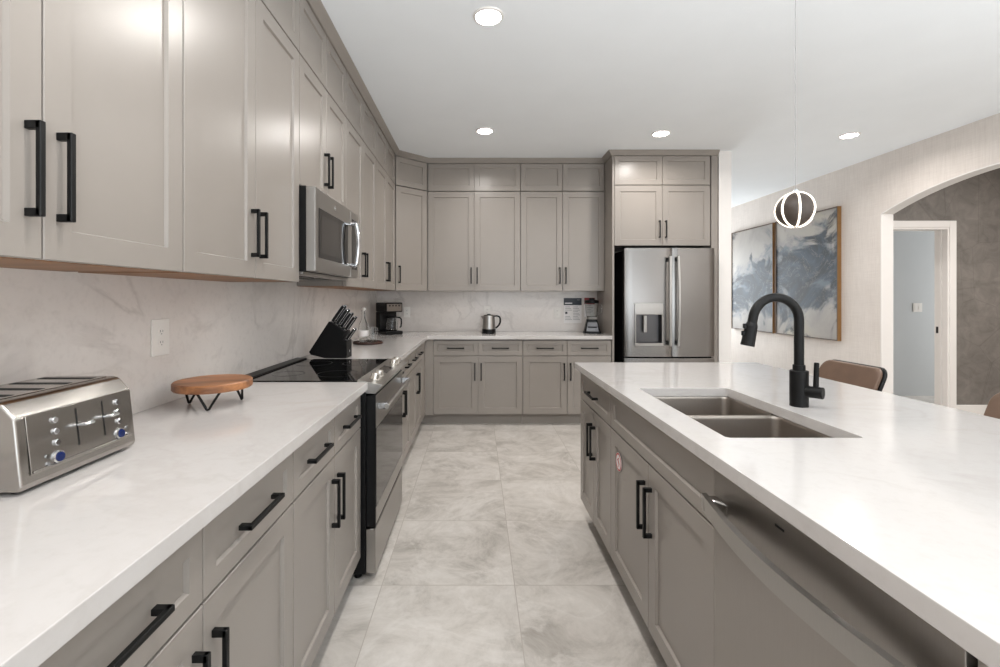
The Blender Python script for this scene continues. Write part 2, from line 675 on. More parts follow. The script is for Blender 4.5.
# white lining of the arch: jambs and curved soffit
mb = MB()
mb.box(RW - 0.002, RW + 0.122, ARC_Y1 - 0.012, ARC_Y1 - 0.0005, 0, SPRING, M['white_paint'])
mb.box(RW - 0.002, RW + 0.122, ARC_Y0 + 0.0005, ARC_Y0 + 0.012, 0, SPRING, M['white_paint'])
vs, fs = [], []
for y, z in arc:
    for dx, dz in ((-0.002, 0.0), (0.122, 0.0), (0.122, -0.01), (-0.002, -0.01)):
        vs.append((RW + dx, y, z + dz))
for i in range(len(arc) - 1):
    for j in range(4):
        fs.append((i * 4 + j, i * 4 + (j + 1) % 4, (i + 1) * 4 + (j + 1) % 4, (i + 1) * 4 + j))
fs += [(0, 1, 2, 3), tuple((len(arc) - 1) * 4 + k for k in (3, 2, 1, 0))]
mb.raw(vs, fs, M['white_paint'])
struct('trim_1', mb)

# hall beyond the arch
HALL = 4.90
DX0, DX1, DZ = 4.22, 5.02, 2.046
mb = MB()
mb.box(RW + 0.12, DX0, HALL, HALL + 0.12, 0, CEIL, M['slate']) if DX0 > RW + 0.12 else None
mb.box(DX1, 8.0, HALL, HALL + 0.12, 0, CEIL, M['slate'])
mb.box(RW + 0.12, DX1, HALL, HALL + 0.12, DZ, CEIL, M['slate'])
struct('wall_hall', mb)
struct('wall_hall_end', MB().box(8.0, 8.12, 1.4, 8.62, 0, CEIL, M['wall_paint']))
struct('wall_hall_near', MB().box(RW + 0.12, 8.0, 1.4, 1.52, 0, CEIL, M['wall_paint']))
struct('wall_side_room', MB().box(RW + 0.12, 8.0, 6.1, 6.22, 0, CEIL, M['cool_paint']))
mb = MB()
cw = 0.072
mb.box(DX1 - 0.001, DX1 + cw, HALL - 0.018, HALL - 0.001, 0, DZ + cw, M['white_paint'], 0.003)
mb.box(RW + 0.122, DX1 - 0.001, HALL - 0.018, HALL - 0.001, DZ, DZ + cw, M['white_paint'], 0.003)
mb.box(DX1 - 0.018, DX1 - 0.0005, HALL - 0.01, HALL + 0.13, 0, DZ, M['white_paint'])
mb.box(RW + 0.122, DX1 - 0.018, HALL - 0.01, HALL + 0.13, DZ - 0.018, DZ - 0.0005, M['white_paint'])
mb.box(DX1 - 0.03, DX1 - 0.018, HALL + 0.045, HALL + 0.075, 0, DZ - 0.018, M['white_paint'])
fr = struct('door_1', mb)
MB().box(DX1 - 0.021, DX1 - 0.0175, HALL + 0.078, HALL + 0.112, 0.915, 0.985, M['black_metal'], 0.001).build('strike_plate', fr)
struct('baseboard_hall', MB().box(DX1 + cw + 0.002, 8.0, HALL - 0.016, HALL - 0.001, 0, 0.16, M['white_paint'], 0.003))
mb = MB()
mb.box(RW - 0.016, RW - 0.001, ARC_Y1 + 0.005, 8.5, 0, 0.13, M['white_paint'], 0.003)
mb.box(RW - 0.016, RW - 0.001, -4.0, ARC_Y0 - 0.005, 0, 0.13, M['white_paint'], 0.003)
struct('baseboard_right', mb)
struct('baseboard_middle', MB().box(2.578, 2.592, 4.67, 8.5, 0, 0.13, M['white_paint'], 0.003))

# ------------------------------------------------------------------ cabinets


def shaker(mb, x0, z0, w, h, st, m, t=0.02, rec=0.009, ch=0.0042):
    """frame-and-panel front; its face lies in y = 0, its back in y = t"""
    e = 0.0015

    def ring(i, y):
        return [(x0 + i, y, z0 + i), (x0 + w - i, y, z0 + i), (x0 + w - i, y, z0 + h - i), (x0 + i, y, z0 + h - i)]
    rings = [ring(0, t), ring(0, e), ring(e, 0), ring(st, 0), ring(st + ch, rec)]
    vs = [p for r in rings for p in r]
    fs = [(3, 2, 1, 0)]
    for k in range(len(rings) - 1):
        for j in range(4):
            fs.append((k * 4 + j, k * 4 + (j + 1) % 4, (k + 1) * 4 + (j + 1) % 4, (k + 1) * 4 + j))
    k = len(rings) - 1
    fs.append((k * 4, k * 4 + 1, k * 4 + 2, k * 4 + 3))
    return mb.raw(vs, fs, m)


HL, HT, HP = 0.175, 0.0115, 0.031


def pull(parent, cx, cz, vertical):
    """square black bar pull on two posts"""
    mb = MB()
    a = HL / 2
    if vertical:
        mb.box(cx - HT / 2, cx + HT / 2, -HP, -HP + 0.010, cz - a, cz + a, M['black_metal'], 0.0012)
        for s in (-1, 1):
            zc = cz + s * (a - 0.0075)
            mb.box(cx - HT / 2, cx + HT / 2, -HP + 0.002, -0.0003, zc - 0.0075, zc + 0.0075, M['black_metal'], 0.001)
    else:
        mb.box(cx - a, cx + a, -HP, -HP + 0.010, cz - HT / 2, cz + HT / 2, M['black_metal'], 0.0012)
        for s in (-1, 1):
            xc = cx + s * (a - 0.0075)
            mb.box(xc - 0.0075, xc + 0.0075, -HP + 0.002, -0.0003, cz - HT / 2, cz + HT / 2, M['black_metal'], 0.001)
    return mb.build('handle', parent)


ST = 0.060
STD = 0.042


def front(parent, name, x0, z0, w, h, st):
    return shaker(MB(), x0, z0, w, h, st, M['paint']).build(name, parent)


def base_cabinet(loc, rz, w, label, group, depth=0.615, drawers=2, doors=2, false_front=False, filler=(0, 0), bottom=True):
    t = thing('base_cabinet', label, 'cabinet', loc, rz, group)
    P = M['paint']
    mb = MB()
    mb.box(0.0005, w - 0.0005, 0.025, depth, 0.105, CT0 - 0.001, P)
    if filler[0]:
        mb.box(-filler[0], -0.0005, 0.0, 0.04, 0.105, CT0 - 0.001, P, 0.001)
    if filler[1]:
        mb.box(w + 0.0005, w + filler[1], 0.0, 0.04, 0.105, CT0 - 0.001, P, 0.001)
    mb.build('body', t)
    MB().box(-filler[0] - (0.082 if filler[0] else 0), w + filler[1] + (0.082 if filler[1] else 0), 0.085, 0.10, 0, 0.1045, P).build('toe_kick', t)
    g = 0.0016
    dw = w / drawers
    for i in range(drawers):
        d = front(t, 'false_front' if false_front else 'drawer', i * dw + g, 0.712, dw - 2 * g, 0.152, STD)
        if not false_front:
            pull(d, (i + 0.5) * dw, 0.788, False)
    dw = w / doors
    for i in range(doors):
        d = front(t, 'door', i * dw + g, 0.118, dw - 2 * g, 0.588, ST)
        hx = (i + 1) * dw - 0.032 if i % 2 == 0 else i * dw + 0.032
        if doors == 1:
            hx = dw - 0.032
        pull(d, hx, 0.118 + 0.588 - 0.07 - HL / 2, True)
    return t


def wall_cabinet(loc, rz, w, label, group, z0=W0, z1=W1, depth=0.322, doors=2, handles=True, wood_under=False, hinge_right=False, name='wall_cabinet'):
    t = thing(name, label, 'cabinet', (loc[0], loc[1], z0), rz, group)
    h = z1 - z0
    mb = MB()
    mb.box(0.0005, w - 0.0005, 0.025, depth, 0.004, h - 0.0005, M['paint'])
    mb.build('body', t)
    if wood_under:
        MB().box(0.018, w - 0.018, 0.024, depth - 0.004, 0.0008, 0.0036, M['ply']).build('underside_panel', t)
    g = 0.0018
    dw = w / doors
    for i in range(doors):
        d = front(t, 'door', i * dw + g, g, dw - 2 * g, h - 2 * g, ST if h > 0.4 else 0.052)
        if handles:
            hx = (i + 1) * dw - 0.032 if i % 2 == 0 else i * dw + 0.032
            if doors == 1:
                hx = 0.034
            pull(d, hx, 0.078 + HL / 2, True)
    return t


LEFT, BACK, ISL = PI / 2, 0.0, -PI / 2

# base cabinets on the left, in front of the cooker
GB = 'greige base cabinets'
base_cabinet((FACE_L, 0.456, 0), LEFT, 0.870, 'greige base cabinet nearest the camera on the left, below the toaster', GB)
base_cabinet((FACE_L, 1.328, 0), LEFT, 0.768, 'greige base cabinet just this side of the black and steel range', GB)
base_cabinet((FACE_L, 2.872, 0), LEFT, 0.778, 'greige base cabinet just beyond the range, below the knife block', GB)
base_cabinet((FACE_L, 3.652, 0), LEFT, 0.778, 'greige base cabinet on the left wall next to the inner corner', GB, filler=(0, 0.24))
base_cabinet((-0.4445, FACE_B, 0), BACK, 0.909, 'greige base cabinet at the back, below the kettle', GB, depth=0.58, filler=(0.0835, 0))
base_cabinet((0.466, FACE_B, 0), BACK, 0.900, 'greige base cabinet at the back, below the blender beside the fridge', GB, depth=0.58)

# wall cabinets on the left
GW = 'greige wall cabinets'
GT = 'short top cabinets under the ceiling'
left_up = [(0.457, 1.292, 'nearest the camera, above the toaster'), (1.294, 2.136, 'left of the microwave, above the round wooden stand'),
           (2.138, 2.900, 'above the microwave'), (2.902, 3.760, 'just right of the microwave, above the knife block'),
           (3.762, 4.640, 'on the left wall next to the angled corner cabinet')]
TOPW = ['on the left, nearest the camera', 'on the left, two columns before the corner of the microwave', 'in the column of the microwave',
        'just beyond the microwave column', 'on the left wall beside the angled corner column']
TOPW[1] = 'on the left, just this side of the microwave column'
for i, (y0, y1, where) in enumerate(left_up):
    micro = 'above the microwave' == where
    wall_cabinet((UP_L, y0), LEFT, y1 - y0, ('short greige two-door wall cabinet directly ' if micro else 'tall greige two-door wall cabinet ') + where, GW,
                 z0=1.826 if micro else W0, wood_under=True)
    wall_cabinet((UP_L, y0), LEFT, y1 - y0, 'low greige top cabinet, topmost ' + TOPW[i], GT,
                 z0=T0, z1=T1, handles=False, name='top_cabinet')

# angled corner cabinets
p1, p2 = Vector((-0.828, 4.644)), Vector((-0.528, 4.924))
ang = math.atan2(p2.y - p1.y, p2.x - p1.x)
wid = (p2 - p1).length


def corner_cabinet(z0, z1, label, group, handles, name):
    t = thing(name, label, 'cabinet', (p1.x, p1.y, z0), ang, group)
    h = z1 - z0
    R = Matrix.Rotation(-ang, 2)

    def loc(x, y):
        v = R @ (Vector((x, y)) - p1)
        return (v.x, v.y)
    poly = [loc(*p) for p in ((-0.828, 4.672), (-0.548, 4.932), (-0.531, 4.932), (-0.531, BW - 0.014), (LW + 0.014, BW - 0.014), (LW + 0.014, 4.646), (-0.83, 4.646))]
    MB().prism(poly, 'z', 0.002, h - 0.0005, M['paint']).build('body', t)
    d = front(t, 'door', 0.012, 0.002, wid - 0.024, h - 0.004, ST if h > 0.4 else 0.052)
    if handles:
        pull(d, 0.046, 0.078 + HL / 2, True)


corner_cabinet(W0, W1, 'tall greige one-door cabinet set at an angle across the corner', GW, True, 'corner_cabinet')
corner_cabinet(T0, T1, 'low greige top cabinet set at an angle across the corner under the ceiling', GT, False, 'top_cabinet')

# wall cabinets at the back
for x0, x1, where in ((-0.526, 0.465, 'on the back wall above the kettle'), (0.467, 1.367, 'on the back wall above the blender')):
    wall_cabinet((x0, UP_B), BACK, x1 - x0, 'tall greige two-door wall cabinet ' + where, GW, depth=0.316)
    wall_cabinet((x0, UP_B), BACK, x1 - x0, 'low greige top cabinet under the ceiling, ' + where, GT, z0=T0, z1=T1, depth=0.316, handles=False, name='top_cabinet')

# fridge surround
FR_Y = 4.655
wall_cabinet((1.390, FR_Y), BACK, 0.972, 'greige two-door wall cabinet directly above the steel fridge', GW, z0=1.826, depth=0.585)
wall_cabinet((1.390, FR_Y), BACK, 0.972, 'low greige top cabinet under the ceiling above the fridge', GT, z0=T0, z1=T1, depth=0.585, handles=False, name='top_cabinet')
tag(MB().box(1.3685, 1.3885, FR_Y, BW - 0.014, 0, T1, M['paint'], 0.001).build('end_panel'),
    'tall greige end panel left of the fridge, beside the blender', 'panel')
tag(MB().box(2.372, 2.436, FR_Y, BW - 0.014, 0, T1, M['paint'], 0.001).build('end_panel'),
    'tall greige end panel right of the fridge, against the white wall end', 'panel')

# crown moulding along all the wall cabinets
path = [(UP_L, 0.457), (UP_L, 4.646), (-0.526, UP_B), (1.3685, UP_B), (1.3685, FR_Y), (2.4365, FR_Y)]
prof = [(-0.05, T1 + 0.001), (0.010, T1 + 0.001), (0.014, T1 + 0.006), (0.040, CEIL - 0.012), (0.046, CEIL - 0.008), (0.046, CEIL - 0.0005), (-0.05, CEIL - 0.0005)]
struct('trim_2', sweep_plan(MB(), path, prof, M['paint']))

# ------------------------------------------------------------------ worktops and backsplash
c = MB().prism([(LW + 0.001, 0.42), (EDGE_L, 0.42), (EDGE_L, 2.106), (LW + 0.001, 2.106)], 'z', CT0, CT1, M['counter'], 0.003, 2).build('countertop')
tag(c, 'white quartz worktop on the left, under the toaster', 'countertop')
c = MB().prism([(LW + 0.001, 2.868), (EDGE_L, 2.868), (EDGE_L, EDGE_B - 0.03), (EDGE_L + 0.008, EDGE_B - 0.008), (EDGE_L + 0.03, EDGE_B), (1.3675, EDGE_B),
                (1.3675, BW - 0.001), (LW + 0.001, BW - 0.001)], 'z', CT0, CT1, M['counter'], 0.003, 2).build('countertop')
tag(c, 'white quartz corner worktop under the coffee maker, kettle and blender', 'countertop')
bl = MB().box(LW + 0.0005, LW + 0.012, 0.42, BW - 0.013, CT1 + 0.0005, W0 + 0.06, M['splash']).build('backsplash')
tag(bl, 'grey-veined quartz backsplash along the left wall', 'backsplash')
bb = MB().box(LW + 0.0125, 1.3675, BW - 0.012, BW - 0.0005, CT1 + 0.0005, W0 + 0.02, M['splash']).build('backsplash')
tag(bb, 'pale quartz backsplash along the back wall behind the kettle', 'backsplash')

# ------------------------------------------------------------------ island
IY0, IY1 = 0.43, 2.745
IX1 = 1.665
SX0, SX1, SY0, SY1 = 0.69, 1.07, 1.27, 1.965


def rounded_rect(x0, x1, y0, y1, r, n=5):
    pts = []
    for cx, cy, a0 in ((x1 - r, y0 + r, -PI / 2), (x1 - r, y1 - r, 0), (x0 + r, y1 - r, PI / 2), (x0 + r, y0 + r, PI)):
        for i in range(n + 1):
            a = a0 + PI / 2 * i / n
            pts.append((cx + r * math.cos(a), cy + r * math.sin(a)))
    return pts


def slab_with_hole(x0, x1, y0, y1, z0, z1, hx0, hx1, hy0, hy1, r, m):
    bm = bmesh.new()
    outer = [(x0, y0), (x1, y0), (x1, y1), (x0, y1)]
    hole = rounded_rect(hx0, hx1, hy0, hy1, r)
    n = len(hole)
    k = n // 4
    layers = []
    for z in (z0, z1):
        O = [bm.verts.new((x, y, z)) for x, y in outer]
        H = [bm.verts.new((x, y, z)) for x, y in hole]
        layers.append((O, H))
        # hole order: corners (x1,y0), (x1,y1), (x0,y1), (x0,y0)
        oc = [O[1], O[2], O[3], O[0]]
        for q in range(4):
            for i in range(k - 1):
                bm.faces.new((oc[q], H[q * k + i], H[q * k + i + 1]))
            bm.faces.new((oc[q], H[q * k + k - 1], H[((q + 1) * k) % n], oc[(q + 1) % 4]))
    (O0, H0), (O1, H1) = layers
    for i in range(4):
        bm.faces.new((O0[i], O0[(i + 1) % 4], O1[(i + 1) % 4], O1[i]))
    for i in range(n):
        bm.faces.new((H0[i], H0[(i + 1) % n], H1[(i + 1) % n], H1[i]))
    bmesh.ops.recalc_face_normals(bm, faces=bm.faces[:])
    es = [e for e in bm.edges if e.calc_face_angle(0) > 0.9]
    bmesh.ops.bevel(bm, geom=es, offset=0.0025, segments=2, profile=0.5, affect='EDGES', clamp_overlap=True)
    bmesh.ops.recalc_face_normals(bm, faces=bm.faces[:])
    return MB().add_bm(bm, m)


c = slab_with_hole(ISL_E, IX1, IY0, IY1, CT0, CT1, SX0, SX1, SY0, SY1, 0.012, M['counter']).build('countertop')
tag(c, 'large white quartz island worktop with the sink cut into it', 'countertop')

base_cabinet((ISL_F, 2.712, 0), ISL, 0.614, 'greige island cabinet with one drawer, at the far end of the island', GB, depth=0.60, drawers=1)


def sink_base():
    loc, w, depth = (ISL_F, 2.096, 0), 0.915, 0.60
    t = thing('base_cabinet', 'greige island sink cabinet with the round red and white sticker on its door', 'cabinet', loc, ISL, GB)
    P = M['paint']
    mb = MB()
    mb.box(0.0005, 0.018, 0.021, depth, 0.105, CT0 - 0.001, P)
    mb.box(w - 0.018, w - 0.0005, 0.021, depth, 0.105, CT0 - 0.001, P)
    mb.box(0.018, w - 0.018, 0.021, depth, 0.105, 0.125, P)
    mb.box(0.018, w - 0.018, depth - 0.018, depth, 0.125, CT0 - 0.001, P)
    mb.box(0.018, w - 0.018, 0.021, 0.04, 0.69, CT0 - 0.001, P)
    mb.build('body', t)
    MB().box(0, w, 0.085, 0.10, 0, 0.1045, P).build('toe_kick', t)
    g = 0.0016
    front(t, 'false_front', g, 0.712, w - 2 * g, 0.152, STD)
    for i in range(2):
        dw = w / 2
        d = front(t, 'door', i * dw + g, 0.118, dw - 2 * g, 0.588, ST)
        pull(d, dw - 0.032 if i == 0 else dw + 0.032, 0.118 + 0.588 - 0.07 - HL / 2, True)


sink_base()
# back and end panels of the island
tag(MB().box(1.215, 1.255, 0.54, 2.713, 0, CT0 - 0.001, M['paint'], 0.001).build('island_back_panel'), 'greige panel closing the seating side of the island', 'panel')
tag(MB().box(ISL_F, 1.214, 0.541, 0.561, 0, CT0 - 0.001, M['paint'], 0.001).build('end_panel'), 'greige end panel of the island beside the dishwasher', 'panel')

# round sticker on the left door of the sink cabinet
mb = MB()
sx, sy, sz = ISL_F + 0.0065, 2.00, 0.586
q = Matrix.Translation((sx, sy, sz)) @ Matrix.Rotation(-PI / 2, 4, 'Y')
mb.cyl((0, 0, 0), (0, 0, 0.0012), 0.040, M['white_print'], n=40, xf=q)
mb.lathe([(0.0315, 0.0012), (0.0375, 0.0012), (0.0375, 0.0018), (0.0315, 0.0018)], M['red_print'], n=40, xf=q, closed=True)
st = mb.build('sticker')
tag(st, 'round white sticker with a red ring on the sink cabinet door', 'sticker')
mb = MB()
mb.box(-0.014, 0.014, -0.004, 0.004, 0.0012, 0.0018, M['red_print'], xf=q @ Matrix.Rotation(0.8, 4, 'Z'))
mb.box(-0.010, 0.010, -0.003, 0.003, 0.0012, 0.0018, M['red_print'], xf=q @ Matrix.Translation((0.010, 0.006, 0)) @ Matrix.Rotation(2.2, 4, 'Z'))
mb.box(-0.010, 0.010, -0.003, 0.003, 0.0012, 0.0018, M['red_print'], xf=q @ Matrix.Translation((-0.010, -0.006, 0)))
mb.build('emblem', st)

# ------------------------------------------------------------------ dishwasher
DW0, DW1 = 0.566, 1.176
t = thing('dishwasher', 'stainless steel dishwasher with a bowed bar handle in the island', 'dishwasher', (ISL_F, DW1, 0), ISL)
w = DW1 - DW0
MB().box(0.004, w - 0.004, 0.03, 0.58, 0.10, 0.868, M['inside']).build('body', t)
MB().box(0.004, w - 0.004, 0.07, 0.09, 0, 0.0995, M['black_plastic']).build('toe_kick', t)
d = MB().box(0.003, w - 0.003, -0.006, 0.0295, 0.105, 0.868, M['steel_dark'], 0.003, 2).build('door', t)
# bowed flat bar with flared end mounts
n = 24
vs, fs = [], []
for i in range(n + 1):
    u = i / n
    x = 0.012 + (w - 0.024) * u
    y = -0.036 - 0.030 * math.sin(PI * u)
    for dy, dz in ((0, -0.024), (-0.010, -0.0225), (-0.013, 0.0215), (0, 0.023)):
        vs.append((x, y + dy + 0.006, 0.784 + dz))
for i in range(n):
    for j in range(4):
        fs.append((i * 4 + j, i * 4 + (j + 1) % 4, (i + 1) * 4 + (j + 1) % 4, (i + 1) * 4 + j))
fs += [(0, 1, 2, 3), tuple(n * 4 + k for k in (3, 2, 1, 0))]
hb = MB().raw(vs, fs, M['steel'])
h = hb.build('handle', d)
for x in (0.012, w - 0.012):
    s = 1 if x < w / 2 else -1
    mb = MB()
    mb.prism([(x, -0.042), (x + s * 0.02, -0.046), (x + s * 0.03, -0.026), (x + s * 0.055, -0.0062), (x, -0.0062)], 'z', 0.766, 0.800, M['steel'], 0.003)
    mb.build('handle_mount', d)
MB().box(w * 0.40, w * 0.40 + 0.028, -0.0066, -0.0061, 0.838, 0.843, M['inside']).build('emblem', d)

# ------------------------------------------------------------------ sink and faucet
t = thing('kitchen_sink', 'stainless double-bowl sink set under the island worktop', 'sink', ((SX0 + SX1) / 2, (SY0 + SY1) / 2, CT0))
mx, my = (SX0 + SX1) / 2, (SY0 + SY1) / 2


def bowl(x0, x1, y0, y1, depth, z_top):
    prof = []
    mb = MB()
    layers = [(0.0, z_top, 0.030), (0.004, z_top - 0.01, 0.028), (0.010, z_top - depth + 0.03, 0.028), (0.020, z_top - depth + 0.008, 0.03), (0.04, z_top - depth, 0.035)]
    rings = [[(x, y, z) for x, y in rounded_rect(x0 + i, x1 - i, y0 + i, y1 - i, r)] for i, z, r in layers]
    # outer skin one millimetre and a half away
    outer = [[(x, y, z) for x, y in rounded_rect(x0 - 0.0015 + i, x1 + 0.0015 - i, y0 - 0.0015 + i, y1 + 0.0015 - i, r + 0.0015)] for i, z, r in
             [(a, b - (0.0015 if k == len(layers) - 1 else 0), c_) for k, (a, b, c_) in enumerate(layers)]]
    seq = rings[::-1] + outer
    n = len(rings[0])
    vs = [p for r in seq for p in r]
    fs = []
    for k in range(len(seq) - 1):
        for j in range(n):
            fs.append((k * n + j, k * n + (j + 1) % n, (k + 1) * n + (j + 1) % n, (k + 1) * n + j))
    fs.append(tuple(range(n)))
    fs.append(tuple((len(seq) - 1) * n + j for j in range(n - 1, -1, -1)))
    return mb.raw(vs, fs, M['steel_sink'])


DIV = 1.65 - my
bx0, bx1 = SX0 - mx - 0.004, SX1 - mx + 0.004
by0, by1 = SY0 - my - 0.004, SY1 - my + 0.004
for y0, y1 in ((DIV + 0.009, by1), (by0, DIV - 0.009)):
    b = bowl(bx0, bx1, y0, y1, 0.19, -0.0015).build('basin', t)
    mb = MB()
    cx, cy = (bx0 + bx1) / 2, (y0 + y1) / 2
    X = Matrix.Translation((cx, cy, -0.1914))
    mb.lathe([(0, 0.0005), (0.022, 0.0005), (0.03, 0.003), (0.042, 0.003), (0.044, 0.0002), (0, 0.0002)], M['chrome'], xf=X)
    mb.build('drain', b)
mb = MB()
mb.box(bx0 + 0.002, bx1 - 0.002, DIV - 0.0085, DIV + 0.0085, -0.012, -0.0016, M['steel_sink'], 0.003, 2)
mb.build('divider', t)
# flange under the stone
mb = MB()
mb.box(bx0 - 0.008, bx0 - 0.002, by0 - 0.008, by1 + 0.008, -0.003, -0.0012, M['steel_sink'])
mb.box(bx1 + 0.002, bx1 + 0.008, by0 - 0.008, by1 + 0.008, -0.003, -0.0012, M['steel_sink'])
mb.build('flange', t)

FX, FY = 1.148, 1.640
t = thing('kitchen_faucet', 'matte black gooseneck pull-down faucet behind the sink', 'faucet', (FX, FY, CT1))
K = M['black_metal']
MB().lathe([(0, 0.0003), (0.029, 0.0003), (0.029, 0.125), (0.0275, 0.127), (0.0195, 0.127), (0.0195, 0.146), (0.018, 0.147), (0, 0.147)], K, n=40).build('base', t)
R = 0.082
pts = [(0, 0, 0.146), (0, 0, 0.20), (0, 0, 0.26), (0, 0, 0.305)]
for i in range(1, 25):
    a = PI * i / 24 * 0.955
    pts.append((-R + R * math.cos(a), 0, 0.305 + R * math.sin(a)))
ax, az = pts[-1][0], pts[-1][2]
dirv = Vector((pts[-1][0] - pts[-2][0], 0, pts[-1][2] - pts[-2][2])).normalized()
pts.append((ax + dirv.x * 0.02, 0, az + dirv.z * 0.02))
MB().tube(pts, 0.0155, K, n=24).build('spout', t)
e = Vector(pts[-1])
mb = MB()
mb.cyl(e, e + dirv * 0.012, 0.0165, K, r1=0.020, n=28)
mb.cyl(e + dirv * 0.012, e + dirv * 0.084, 0.020, K, r1=0.0225, n=28, bev=0.001)
sh = mb.build('spray_head', t)
q = dirv.to_track_quat('Z', 'Y').to_matrix().to_4x4()
mid = e + dirv * 0.03
mb = MB()
for k in (0.012, 0.038):
    c0 = e + dirv * k
    mb.box(-0.0285, -0.0185, -0.007, 0.007, c0.z - 0.009, c0.z + 0.009, K, 0.003, 2, xf=Matrix.Translation((c0.x, 0, 0)))
mb.build('button', sh)
dv = Vector((0.62, -0.78, 0)).normalized()
mb = MB()
mb.cyl(dv * 0.02 + Vector((0, 0, 0.056)), dv * 0.072 + Vector((0, 0, 0.056)), 0.0205, K, n=32, bev=0.0015)
mb.build('handle_hub', t)
c0 = dv * 0.050
mb = MB()
mb.cyl((c0.x, c0.y, 0.07), (c0.x + 0.003, c0.y, 0.160), 0.0085, K, r1=0.0078, n=20, bev=0.002)
mb.build('lever', t)

# ------------------------------------------------------------------ cooker
RY0, RY1 = 2.109, 2.865
t = thing('range_cooker', 'slide-in electric range with black glass top and steel front knobs', 'cooker', (-0.466, RY0, 0), LEFT)
w = RY1 - RY0
BK = M['black_plastic']
MB().box(0.002, w - 0.002, 0.045, 0.655, 0.03, 0.895, BK, 0.002).build('body', t)
mb = MB()
for x in (0.04, w - 0.04):
    for y in (0.09, 0.6):
        mb.cyl((x, y, 0), (x, y, 0.031), 0.018, BK, n=16)
mb.build('foot', t)
ct = MB().box(0.0, w, 0.085, 0.655, 0.8955, 0.919, M['black_glass'], 0.002).build('cooktop', t)
mb = MB()
for x, y, r in ((0.2, 0.23, 0.10), (0.56, 0.23, 0.08), (0.2, 0.48, 0.075), (0.56, 0.48, 0.10)):
    mb.lathe([(r, 0.9191), (r + 0.0022, 0.9191), (r + 0.0022, 0.9194), (r, 0.9194)], M['clear_floor_line'], n=48, closed=True, xf=Matrix.Translation((x, y, 0)))
mb.build('burner_ring', ct)
MB().prism([(0.592, 0.9195), (0.660, 0.9195), (0.660, 0.926), (0.655, 0.928), (0.597, 0.927)], 'x', 0.0, w, BK, 0.002).build('rear_trim', t)
# sloped console: profile in depth and height
cons = MB().prism([(-0.030, 0.893), (-0.034, 0.900), (0.083, 0.923), (0.084, 0.896), (0.04, 0.86), (0.0, 0.858)], 'x', 0.0, w, M['steel'], 0.002).build('control_panel', t)
slope = math.atan2(0.023, 0.117)
nrm = Matrix.Rotation(slope, 4, 'X')
for kx in (0.085, 0.175, w - 0.175, w - 0.085):
    y = 0.022
    z = 0.900 + (y + 0.034) * math.tan(slope)
    X = Matrix.Translation((kx, y, z + 0.0003)) @ nrm
    k = MB().lathe([(0, 0), (0.026, 0), (0.026, 0.005), (0.021, 0.007), (0.0195, 0.027), (0.0175, 0.030), (0, 0.030)], M['knob_metal'], n=28, xf=X).build('knob', cons)
yd = 0.03
zd = 0.900 + (yd + 0.034) * math.tan(slope)
MB().box(-0.10, 0.10, -0.028, 0.028, 0.0003, 0.0015, M['black_glass'], 0.0004, xf=Matrix.Translation((w / 2, yd, zd)) @ nrm).build('display', cons)
# door, glass and handle
d = MB().box(0.003, w - 0.003, 0.0, 0.044, 0.245, 0.852, BK, 0.003).build('oven_door', t)
mb = MB()
mb.box(0.006, w - 0.006, -0.003, -0.0003, 0.70, 0.850, M['steel'], 0.001)
mb.box(0.006, w - 0.006, -0.003, -0.0003, 0.262, 0.335, M['steel'], 0.001)
mb.build('door_trim', d)
MB().box(0.010, w - 0.010, -0.0025, -0.0003, 0.337, 0.698, M['oven_glass'], 0.0006).build('door_glass', d)
mb = MB()
mb.cyl((0.03, -0.047, 0.795), (w - 0.03, -0.047, 0.795), 0.0125, M['steel'], n=24, bev=0.002)
h = mb.build('handle', d)
for x in (0.045, w - 0.045):
    MB().box(x - 0.014, x + 0.014, -0.050, -0.0032, 0.779, 0.811, M['chrome'], 0.005, 2).build('handle_mount', d)
MB().box(0.003, w - 0.003, 0.0, 0.044, 0.034, 0.238, M['steel'], 0.003).build('storage_drawer', t)

# ------------------------------------------------------------------ microwave
MY0, MY1, MZ0, MZ1 = 2.140, 2.898, 1.420, 1.823
t = thing('microwave_oven', 'stainless over-the-range microwave under the short wall cabinet', 'microwave', (-0.752, MY0, MZ0), LEFT)
w, hh = MY1 - MY0, MZ1 - MZ0
MB().box(0.001, w - 0.001, 0.045, 0.383, 0.004, hh, M['black_plastic'], 0.002).build('body', t)
mb = MB()
mb.box(0.01, w - 0.01, 0.06, 0.37, -0.012, 0.0035, M['steel_dark'], 0.002)
for i in range(2):
    mb.box(0.12 + i * 0.3, 0.32 + i * 0.3, 0.12, 0.26, -0.015, -0.0121, M['black_plastic'], 0.001)
mb.build('vent_grille', t)
d = MB().box(0.0, 0.60, 0.0, 0.0445, 0.004, hh - 0.003, M['steel'], 0.004, 2).build('door', t)
MB().box(0.045, 0.535, -0.0016, -0.0002, 0.07, hh - 0.095, M['black_glass'], 0.0005).build('door_window', d)
MB().box(0.075, 0.43, -0.0024, -0.0017, 0.095, hh - 0.125, M['oven_glass'], 0.0003).build('window_mesh', d)
MB().cyl((0.30, 0.0, hh - 0.05), (0.30, -0.0012, hh - 0.05), 0.012, M['chrome'], n=24).build('emblem', d)
mb = MB()
mb.box(0.603, w, 0.0, 0.0445, 0.004, hh - 0.003, M['steel'], 0.004, 2)
cp = mb.build('control_panel', t)
MB().box(0.625, w - 0.02, -0.0014, -0.0002, 0.05, hh - 0.05, M['black_glass'], 0.0005).build('keypad', cp)
